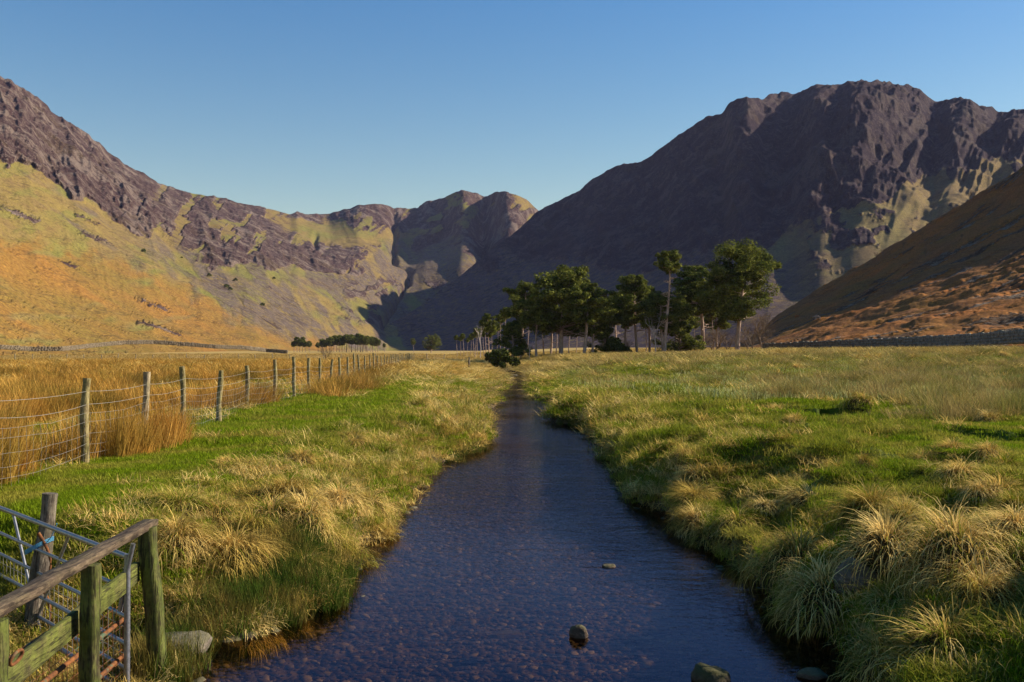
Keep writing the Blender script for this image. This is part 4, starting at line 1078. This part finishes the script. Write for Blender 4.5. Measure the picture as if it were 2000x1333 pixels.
for f_, f2 in ((.30, .52), (.66, .46)):
    b = MB(); b.tube([A + u3 * LG * f_ + [0, 0, .19], A + u3 * LG * f2 + [0, 0, -.78]], .014, 8); part('brace', b, STEEL, gt, True)
b = MB()
for t in np.arange(.1, LG, .11): b.tube([A + u3 * t + [0.02, .02, -.78], A + u3 * t + [0.02, .02, -.24]], .0028, 3, False)
for z_ in np.arange(-.74, -.24, .1): b.tube([A + [0.02, .02, z_], B_ + [0.02, .02, z_]], .0028, 3, False)
o = part('wire_mesh', b, WIRE, gt); o['kind'] = 'stuff'
ox, oy = -4.20, 8.62
o = link('gate_post', post_mesh(1.05, .085, 5, WOLD, .80), loc=(ox, oy, -.60)); o.rotation_euler = (0, .07, .4); tag(o, 'old weathered grey post with a split top behind the steel gate', 'post')
st = empty('iron_strap', (ox + .09, oy - .05, 0), label='dark bent iron straps hooked to the old grey post', cat='strap')
for s_ in (0, 1):
    b = MB(); t = np.linspace(0, 1, 9); z0 = .12 - .42 * s_
    b.tube(np.stack([ox + .06 + .11 * np.sin(t * 2.2), oy - .10 + 0 * t, z0 - .38 * t], -1), .016 * (1 - .5 * t), 6); part('strap', b, RUST, st, True)
tw = MB()
for k in range(4):
    th = np.linspace(0, 2 * math.pi, 14); tw.tube(np.stack([ox + .03 + .115 * np.cos(th), oy - .02 + .12 * np.sin(th), -.02 + .06 * np.cos(th) + 0.010 * k], -1), .0035, 5, False)
tw.tube([(ox + .12, oy - .1, .02), (ox + .2, oy - .15, .10), (ox + .27, oy - .2, .22)], .005, 4)
o = link('blue_twine', tw.mesh('blue_twine', [TWINE])); tag(o, 'blue baler twine knotted round the old grey post', 'twine')
tw = MB()
for k in range(3):
    th = np.linspace(0, 2 * math.pi, 14); tw.tube(np.stack([-2.62 + .075 * np.cos(th), 4.95 + .075 * np.sin(th), -.12 - .05 * k + .02 * np.cos(th)], -1), .005, 5, False)
tw.tube([(-2.55, 5.0, -.12), (-2.52, 5.15, -.06), (-2.56, 5.2, -.2), (-2.56, 5.02, -.28)], .005, 4)
o = link('blue_twine', tw.mesh('blue_twine', [TWINE])); tag(o, 'blue twine looped on the nearest railing post', 'twine')
o = link('timber', beam((-3.3, 6.4, -.78), (-2.7, 7.0, -.70), .09, .05, 4).mesh('timber', [WMOSSY], False)); tag(o, 'short mossy plank lying at the foot of the railing', 'plank')

# ================================================================== TREES
m, nt, out = newmat('pine_needles'); n = N(nt)
isl = n.node('ShaderNodeNewGeometry').outputs['Random Per Island']
f = n.noise(n.objc(), 0.8, 3)
c = n.mix(n.ramp(f, [(0.38, 0), (0.62, 1)]), (0.06, 0.074, 0.016), (0.175, 0.178, 0.036))
c = n.mix(1.0, c, n.ramp(isl, [(0, 0.5), (1, 1.6)]), 'MULTIPLY')
d = n.node('ShaderNodeBsdfDiffuse'); n.link(c, d.inputs[0]); t = n.node('ShaderNodeBsdfTranslucent'); n.link(c, t.inputs[0])
mx = n.node('ShaderNodeMixShader'); mx.inputs[0].default_value = .25; nt.links.new(d.outputs[0], mx.inputs[1]); nt.links.new(t.outputs[0], mx.inputs[2]); nt.links.new(mx.outputs[0], out.inputs[0])
NEEDLE = m
def bark(name, a, b_):
    m, nt, out = newmat(name); n = N(nt)
    g = n.noise(n.mapped(n.objc(), (1, 1, .25)), 5, 5, .7)
    n.pbr(out, n.mix(n.ramp(g, [(0.38, 0), (0.62, 1)]), a, b_), .9, n.bump(g, .6, .06), spec=.1); return m
BARK = bark('pine_bark', (0.20, 0.13, 0.095), (0.50, 0.36, 0.28))
DEAD = bark('dead_wood', (0.34, 0.27, 0.23), (0.55, 0.46, 0.40))
BRUSH = bark('bare_twigs', (0.11, 0.075, 0.05), (0.22, 0.15, 0.10))

def needles(C_, Rr, n_, size, flat=.7, up=.5):
    """n_ needle tufts through a set of ellipsoidal pads; C_ centres, Rr radii"""
    k = rng.integers(0, len(C_), n_)
    d = rng.normal(0, 1, (n_, 3)); d /= np.linalg.norm(d, axis=1)[:, None]
    rad = Rr[k] * (R(.35, 1.0, n_) ** .5) * R(.8, 1.12, n_)
    p = C_[k] + d * rad[:, None] * np.array([1, 1, flat])
    p[:, 2] += rng.normal(0, .05, n_)
    nrm = d * .6 + rng.normal(0, .6, (n_, 3)); nrm[:, 2] += up; nrm /= np.linalg.norm(nrm, axis=1)[:, None]
    a = np.cross(nrm, rng.normal(0, 1, (n_, 3))); a /= np.linalg.norm(a, axis=1)[:, None]; b = np.cross(nrm, a)
    s = size * R(.6, 1.4, n_)
    V = np.stack([p - a * s[:, None] * .5 - b * s[:, None] * .35, p + a * s[:, None] * .5 - b * s[:, None] * .3, p + b * s[:, None] * .6], 1).reshape(-1, 3)
    return V, np.arange(n_ * 3).reshape(-1, 3)
def pine_meshes(seed, H, crown0, wid, tuft, size, trunk_r, bark_mat=BARK, shape='dome', lean=0.0, deadlimbs=6, padr=None):
    r_ = random.Random(seed); b = MB()
    zz = np.linspace(-.3, H * .93, 14); t = np.clip(zz / H, 0, 1)
    ph = r_.uniform(0, 6); sway = H * .022
    px = lambda z: sway * math.sin(z / H * 4 + ph) - sway * math.sin(ph) + lean * z / H * H * .15
    py = lambda z: sway * math.cos(z / H * 3.1 + ph) - sway * math.cos(ph)
    P = np.stack([[px(z) for z in zz], [py(z) for z in zz], zz], -1)
    b.tube(P, trunk_r * (1 - .78 * t ** 1.1) + .25 * trunk_r * np.exp(-np.clip(zz, 0, 9) / .5), 8)
    C_ = []; Rr = []
    nb = int(22 + (1 - crown0) * 44)
    for i in range(nb):
        q = (i + r_.random()) / nb; z = H * (crown0 + (.96 - crown0) * q) * (1 + .03 * math.sin(i * 2.4))
        if shape == 'dome': w = wid * math.sqrt(max(.05, 1 - (q * .97) ** 2.6)) * (0.60 + .40 * min(1, q * 3))
        elif shape == 'top': w = wid * (math.sin(math.pi * min(1, q * .9 + .1)) ** .6)
        else: w = wid * (1 - q) ** .7 + .3
        w *= r_.uniform(.5, 1.08); az = r_.uniform(0, 6.283)
        st_ = np.array([px(z), py(z), z - w * .12])
        rise = r_.uniform(-.05, .35) * w * (0.4 + q)
        e = st_ + np.array([math.cos(az) * w, math.sin(az) * w, rise + w * .1])
        mid = (st_ + e) / 2 + np.array([0, 0, r_.uniform(-.04, .10) * w])
        b.tube([st_, mid, e], [trunk_r * .28 * (1.2 - q), trunk_r * .17, .02], 4)
        for f_ in (.45, .72, 1.0):
            c = mid * (1 - f_) * 2 * .5 + (e * f_ + st_ * 0) if False else st_ + (e - st_) * f_
            pr = (padr or .13 * wid + .24) * r_.uniform(.6, 1.4) * (.8 if f_ < .7 else 1)
            if f_ < .7 and w < wid * .5: continue
            C_.append(c + np.array([r_.gauss(0, pr * .55), r_.gauss(0, pr * .55), r_.uniform(0, pr * .5)])); Rr.append(pr)
    C_.append(np.array([px(H * .96), py(H * .96), H * .95])); Rr.append(.2 * wid + .3)
    for i in range(deadlimbs):
        z = H * r_.uniform(.30, max(.35, crown0 + .12)); az = r_.uniform(0, 6.28); w = r_.uniform(.25, .7) * wid
        s_ = np.array([px(z), py(z), z]); e = s_ + np.array([math.cos(az) * w, math.sin(az) * w, r_.uniform(-.25, .4) * w])
        m_ = (s_ + e) / 2 + np.array([0, 0, r_.uniform(-.15, .15) * w])
        b.tube([s_, m_, e], [trunk_r * .34, trunk_r * .22, .03], 4)
        b.tube([m_, m_ + np.array([math.cos(az + .9) * w * .4, math.sin(az + .9) * w * .4, .2 * w])], [trunk_r * .1, .015], 3)
    tm = b.mesh('trunk', [bark_mat]); 
    V, T = needles(np.array(C_), np.array(Rr), tuft, size)
    return tm, mesh_from('crown', V, T, [NEEDLE], False)
def bare_meshes(seed, H, spread, r0, mat, levels=4, kids=4, up=.55):
    r_ = random.Random(seed); b = MB()
    def grow(p, d, L_, r, lv):
        q = p + d * L_ * .5 + np.array([r_.gauss(0, .05), r_.gauss(0, .05), 0]) * L_; e = p + d * L_ + np.array([r_.gauss(0, .08), r_.gauss(0, .08), r_.gauss(0, .05)]) * L_
        b.tube([p, q, e], [r, r * .8, r * .55], 6 if lv > 2 else 3, False)
        if lv == 0: return
        for i in range(kids):
            f_ = r_.uniform(.45, 1); o_ = p + (e - p) * f_
            v = np.array([r_.gauss(0, spread), r_.gauss(0, spread), r_.uniform(.1, 1) * up * 1.6]); v = d * .7 + v; v /= np.linalg.norm(v)
            grow(o_, v, L_ * r_.uniform(.5, .75), r * .5, lv - 1)
    grow(np.array([0, 0, -.2]), np.array([0, 0, 1.0]), H * .38, r0, levels)
    return b.mesh('branches', [mat])
def pine(u, y, meshes, H, h0, label, group=None, rz=None, sx=1.0, lean=0.0, name='pine_tree', zoff=0.0, z=None):
    x = (u - 1000) / F * y
    z = float(ground(x, y)) if z is None else z
    o = empty(name, (x, y, z + zoff), random.uniform(0, 6.28) if rz is None else rz, label=label, cat='tree', group=group)
    o.scale = (H / h0 * sx, H / h0 * sx, H / h0); o.rotation_euler[1] = lean
    for nm, me in zip(('trunk', 'crown'), meshes):
        if me is not None: link(nm, me, o)
    return o
def Hpx(px, y): return px / F * y
V_DOME = [pine_meshes(1 + i, 16, c0, w, 24000, .27, .30, shape='dome', deadlimbs=8) for i, (c0, w) in enumerate([(.44, 4.6), (.50, 4.3), (.42, 4.4), (.48, 4.0)])]
V_TALL = pine_meshes(21, 18, .80, 2.4, 5500, .28, .30, shape='top', deadlimbs=34)
V_BIG = pine_meshes(37, 18, .34, 5.6, 40000, .27, .36, shape='dome', deadlimbs=7, padr=1.35)
V_WIDE = pine_meshes(33, 15, .32, 7.0, 34000, .28, .36, shape='dome', deadlimbs=8)
V_LOW = pine_meshes(35, 11, .12, 4.6, 20000, .26, .25, shape='cone', deadlimbs=3)
V_POLE = [pine_meshes(51 + i, 14, .78, 1.7, 2600, .30, .17, shape='top', deadlimbs=7) for i in range(3)]
G = 'scots pines in the clump right of the stream'
YT = 165.0
T_ = lambda u, base, top, y, ms, h0, lab, **k: pine(u, y, ms, Hpx(base - top, y), h0, lab, G, **k)
def zb(base, y): return float(zv(base, y))
spec = [
 (955, 697, 615, 190, V_DOME[3], 16, 'small thin pine at the left end of the clump beside the dead snag', .75),
 (1018, 702, 556, 172, V_DOME[0], 16, 'full crowned pine second from the left above the dark bush', 1.0),
 (1000, 705, 632, 160, V_LOW, 11, 'low dark pine drooping toward the stream at the left of the clump', 1.15),
 (1048, 704, 588, 158, V_DOME[1], 16, 'dark low spreading pine under the wide domed pine', 1.1),
 (1097, 710, 532, 160, V_WIDE, 15, 'wide domed pine forming the top of the left group', 1.0),
 (1140, 708, 556, 156, V_DOME[1], 16, 'leaning brown trunked pine right of the wide domed one', 1.15),
 (1158, 706, 590, 160, V_DOME[2], 16, 'shorter pine on the right shoulder of the domed group', 1.05),
 (1075, 706, 580, 168, V_DOME[3], 16, 'pale trunked pine inside the domed group', .9),
 (1205, 694, 575, 205, V_DOME[1], 16, 'hazy pine set back in the gap of the clump', .75),
 (1245, 702, 538, 165, V_DOME[2], 16, 'pale trunked pine left of the tallest twisted one', .85),
 (1296, 700, 574, 160, V_DOME[0], 16, 'bushy lower pine wrapped round the tallest trunk', 1.1),
 (1372, 694, 524, 180, V_DOME[3], 16, 'dark pine between the tallest trunk and the big round crown', 1.15),
 (1340, 694, 560, 190, V_DOME[1], 16, 'dark pine behind the tallest one', 1.0),
 (1222, 698, 566, 176, V_DOME[3], 16, 'shaded pine just left of the pale trunked one', .9),
 (1268, 698, 560, 180, V_DOME[0], 16, 'dark pine in the gap left of the tallest pine', .85),
 (1400, 696, 572, 186, V_DOME[2], 16, 'half hidden pine left of the big isolated one', .85),
 (1325, 700, 588, 168, V_LOW, 11, 'low bushy pine right of the tallest trunk', .9),
 (1180, 700, 606, 178, V_LOW, 11, 'low dark pine at the right foot of the domed group', .8),
 (1440, 692, 482, 162, V_BIG, 18, 'big isolated pine with a high round crown at the right of the clump', 1.0),
]
for (u, base, top, y, ms, h0, lab, sx) in spec:
    pine(u, y, ms, Hpx(base - top, y), h0, lab, G, sx=sx * 1.15, z=zb(base, y))
pine(1298, 158, V_TALL, Hpx(702 - 490, 158), 18, 'tallest pine with a small flat crown and bare twisted limbs', G, z=zb(702, 158))
sn = bare_meshes(61, 12, .45, .22, DEAD, 3, 3, .5)
def snag(u, base, top, y, lab, sx=1.0, me=None, name='dead_tree'):
    o = empty(name, ((u - 1000) / F * y, y, zb(base, y)), random.uniform(0, 6), label=lab, cat='tree')
    k = Hpx(base - top, y) / 12; o.scale = (k * sx, k * sx, k); link('branches', me or sn, o); return o
snag(1281, 700, 572, 157, 'pale dead snag left of the tallest pine', .7)
snag(938, 697, 603, 185, 'bleached dead pine with a broken top at the left of the clump', .55)
snag(1035, 705, 640, 156, 'short dead branching stump at the edge of the clump', .8)
k = 0
for u, top, y, lab in [(893,655,330,0),(899,658,330,0),(906,652,325,0),(912,660,320,0),(919,655,310,0),(926,650,300,0),(933,648,280,0),(945,640,260,0),(962,640,240,0),(970,632,230,0),(928,640,240,0),(950,622,215,0),(976,612,205,0),(986,600,200,0)]:
    pine(u, y, V_POLE[k % 3], Hpx(697 - top, y), 14, 'thin pole like pine in the %s of the far row left of the clump' % ('left end' if u < 910 else 'middle' if u < 945 else 'right end'), 'thin pines in the far row', z=zb(697, y)); k += 1
for i, u in enumerate([1062, 1085, 1110, 1125, 1180, 1192, 1225, 1262, 1318, 1355, 1395, 1030]):
    y = 172 + (i * 7) % 30
    pine(u, y, V_POLE[i % 3], Hpx(700 - (585 + (i * 13) % 40), y), 14, 'thin pale trunk standing among the larger pines of the clump', 'thin trunks inside the clump', z=zb(702, y))
# dark bushes, bare scrub
bushV, bushT = needles(np.array([[math.cos(t_) * q_ * 1.7, math.sin(t_) * q_ * 1.3, .3 + 2.1 * math.sqrt(1 - q_ * q_) * R(.4, 1)] for t_, q_ in zip(R(0, 6.28, 30), R(0, .98, 30))]), R(.2, .75, 30) * R(.6, 1.2, 30), 7000, .26, 1.0, .2)
mb, nt, out = newmat('holly_leaf'); n = N(nt); n.pbr(out, n.ramp(n.node('ShaderNodeNewGeometry').outputs['Random Per Island'], [(0, (.03, .035, .008)), (1, (.10, .11, .022))]), .9, spec=.05)
bushm = mesh_from('leaves', bushV, bushT, [mb], False)
br0 = bare_meshes(70, 8, .8, .11, BRUSH, 3, 6, .4)
scrubm = mesh_from('leaves', bushV[:9000], bushT[:3000], [NEEDLE], False)
for u, base, y, s, lab in [(985, 722, 128, 1.15, 'black green bush leaning over the far bend of the stream'), (965, 712, 140, .9, 'low dark bush at the left of the far bend'), (1205, 702, 162, 1.5, 'dark rounded bush under the trees in the middle of the clump')]:
    o = empty('bush', ((u - 1000) / F * y, y, zb(base, y)), random.uniform(0, 6), label=lab, cat='bush'); o.scale = (s * 1.05, s, s * .9); link('leaves', bushm, o); bb = link('branches', br0, o); bb.scale = (.55, .55, .36)
br = [bare_meshes(71 + i, 8, .6, .11, BRUSH, 4, 5, .5) for i in range(3)]
def bare(u, base, top, y, lab, grp=None, sx=1.0, k=0, z=None):
    o = empty('bare_tree', ((u - 1000) / F * y, y, zb(base, y) if z is None else z), random.uniform(0, 6), label=lab, cat='tree', group=grp)
    q = Hpx(base - top, y) / 8; o.scale = (q * sx, q * sx, q); link('branches', br[k % 3], o)
bare(1488, 694, 572, 163, 'bare leafless tree right of the big isolated pine', k=0)
bare(1470, 694, 590, 168, 'smaller bare tree touching the big isolated pine', k=1)
for i, (u, top) in enumerate([(1400, 620), (1420, 628), (1390, 635), (1350, 640), (1320, 645), (1190, 640), (1225, 650), (1460, 630), (1505, 640)]):
    bare(u, 696, top, 175 + i * 2, 'bare brown scrub filling the shade under the pines', 'bare scrub under the clump', 1.5, i)
bare(636, 708, 664, 168, 'small bare thorn tree beside the far fence', sx=1.3, k=1)
bare(73, 690, 668, 345, 'tiny bare tree in front of the pale valley wall', k=2)
# far plantation
V_FAR = [pine_meshes(81 + i, 12, .58, 2.6, 2400, .5, .2, shape='dome', deadlimbs=2) for i in range(4)]
us_ = np.concatenate([np.linspace(574, 604, 6), np.linspace(622, 738, 24)])
for row in range(2):
    for i, u in enumerate(us_):
        u2 = u + R(-2, 2); y = 600 + row * 22 + R(-6, 6)
        top = np.interp(u2, [570, 605, 622, 650, 700, 735, 745], [659, 660, 664, 657, 653, 659, 668]) + R(-4, 6)
        pine(u2, y, V_FAR[(i + row) % 4], Hpx(689 - top, y), 12, 'small dark pine in the %s of the %s block of the far plantation' % (['front row', 'back row'][row], 'left hand' if u2 < 613 else 'right hand'), 'pines of the far plantation', z=zb(690, y) - .5, sx=.95)
V_OAK = pine_meshes(91, 12, .22, 6.5, 6000, .5, .4, shape='dome', deadlimbs=2)
pine(842, 560, V_OAK, Hpx(690 - 655, 560), 12, 'wide dark tree standing alone in the far valley', z=zb(690, 560) - .3)
pine(808, 570, V_FAR[1], Hpx(689 - 660, 570), 12, 'slim tree left of the wide lone tree in the far valley', z=zb(689, 570) - .3, sx=.9)
pine(751, 590, V_FAR[2], Hpx(689 - 670, 590), 12, 'smallest tree at the right end of the far plantation', z=zb(689, 590) - .3)

# shrubs and small trees up on the slopes: found on the slope itself by casting a ray
bpy.context.view_layer.update()
dg = bpy.context.evaluated_depsgraph_get()
def slope_hit(u, v, ob):
    w = (666.5 - v) / F
    d = Vector(((u - 1000) / F, math.cos(PITCH) - w * math.sin(PITCH), math.sin(PITCH) + w * math.cos(PITCH))).normalized()
    ok, loc, nn, i = bpy.data.objects[ob].ray_cast(Vector((0, 0, CAMZ)), d)
    return loc if ok else None
for (u, v, s) in [(280, 494, 6), (409, 541, 6), (443, 564, 7), (450, 568, 6), (460, 550, 6), (513, 599, 6), (535, 546, 5), (355, 505, 3)]:
    l_ = slope_hit(u, v, 'far_fell')
    if l_:
        o = empty('shrub', l_, random.uniform(0, 6), label='dark round shrub dotted on the left slope', cat='shrub', group='shrubs on the left slope'); k = s / 2.0 * .55; o.scale = (k, k, k); link('leaves', scrubm, o)
for i, (u, v, px) in enumerate([(1898, 390, 26), (1840, 425, 12), (1812, 442, 12), (1765, 482, 16), (1712, 508, 22), (1725, 500, 18), (1808, 500, 20), (1690, 520, 10), (1878, 466, 14)]):
    l_ = slope_hit(u, v + 4, 'near_hillside')
    if l_:
        o = empty('hill_tree', l_, random.uniform(0, 6), label='small bare tree on the crest of the right hillside', cat='tree', group='bare trees along the right hillside')
        q = px / F * l_.y / 8 * 1.3; o.scale = (q, q, q); link('branches', br[i % 3], o)
# two animals grazing on the right hillside
def cow(u, v, colr, lab, face):
    l_ = slope_hit(u, v, 'near_hillside')
    if not l_: return
    J = [(0, 0, .95, .30, None), (-.55, 0, 1.0, .30, 0), (.6, 0, 1.0, .32, 0), (1.0, 0, 1.1, .20, 2), (1.3, 0, .95, .15, 3), (1.55, 0, .80, .10, 4)]
    for sx_, px_ in ((2, .55), (1, -.6)):
        for sy in (-.2, .2): J.append((px_, sy, .55, .12, sx_)); J.append((px_ + (.02 if px_ > 0 else -.06), sy, .0, .07, len(J) - 1))
    J.append((-.85, 0, .85, .04, 1)); J.append((-.9, 0, .4, .05, len(J) - 1))
    me = bpy.data.meshes.new('body'); me.from_pydata([j[:3] for j in J], [(i, j[4]) for i, j in enumerate(J) if j[4] is not None], [])
    mm, nt, out = newmat('cow_hide'); n = N(nt); n.pbr(out, n.mix(n.noise(n.pos(), 3, 3), colr, tuple(c * .6 for c in colr)), .9); me.materials.append(mm)
    o = link('cow', me, loc=l_); o.rotation_euler = (0, 0, face)
    sk = o.modifiers.new('skin', 'SKIN')
    for i, j in enumerate(J): me.skin_vertices[0].data[i].radius = (j[3], j[3])
    me.skin_vertices[0].data[0].use_root = True
    s = o.modifiers.new('sub', 'SUBSURF'); s.levels = 2; s.render_levels = 2
    tag(o, lab, 'cow')
try:
    cow(1556, 622, (.38, .13, .03), 'orange brown cow grazing low on the right hillside', .4)
    cow(1597, 625, (.30, .22, .16), 'pale cow to the right of the orange brown one', 2.6)
except Exception as e: print('cow', e)
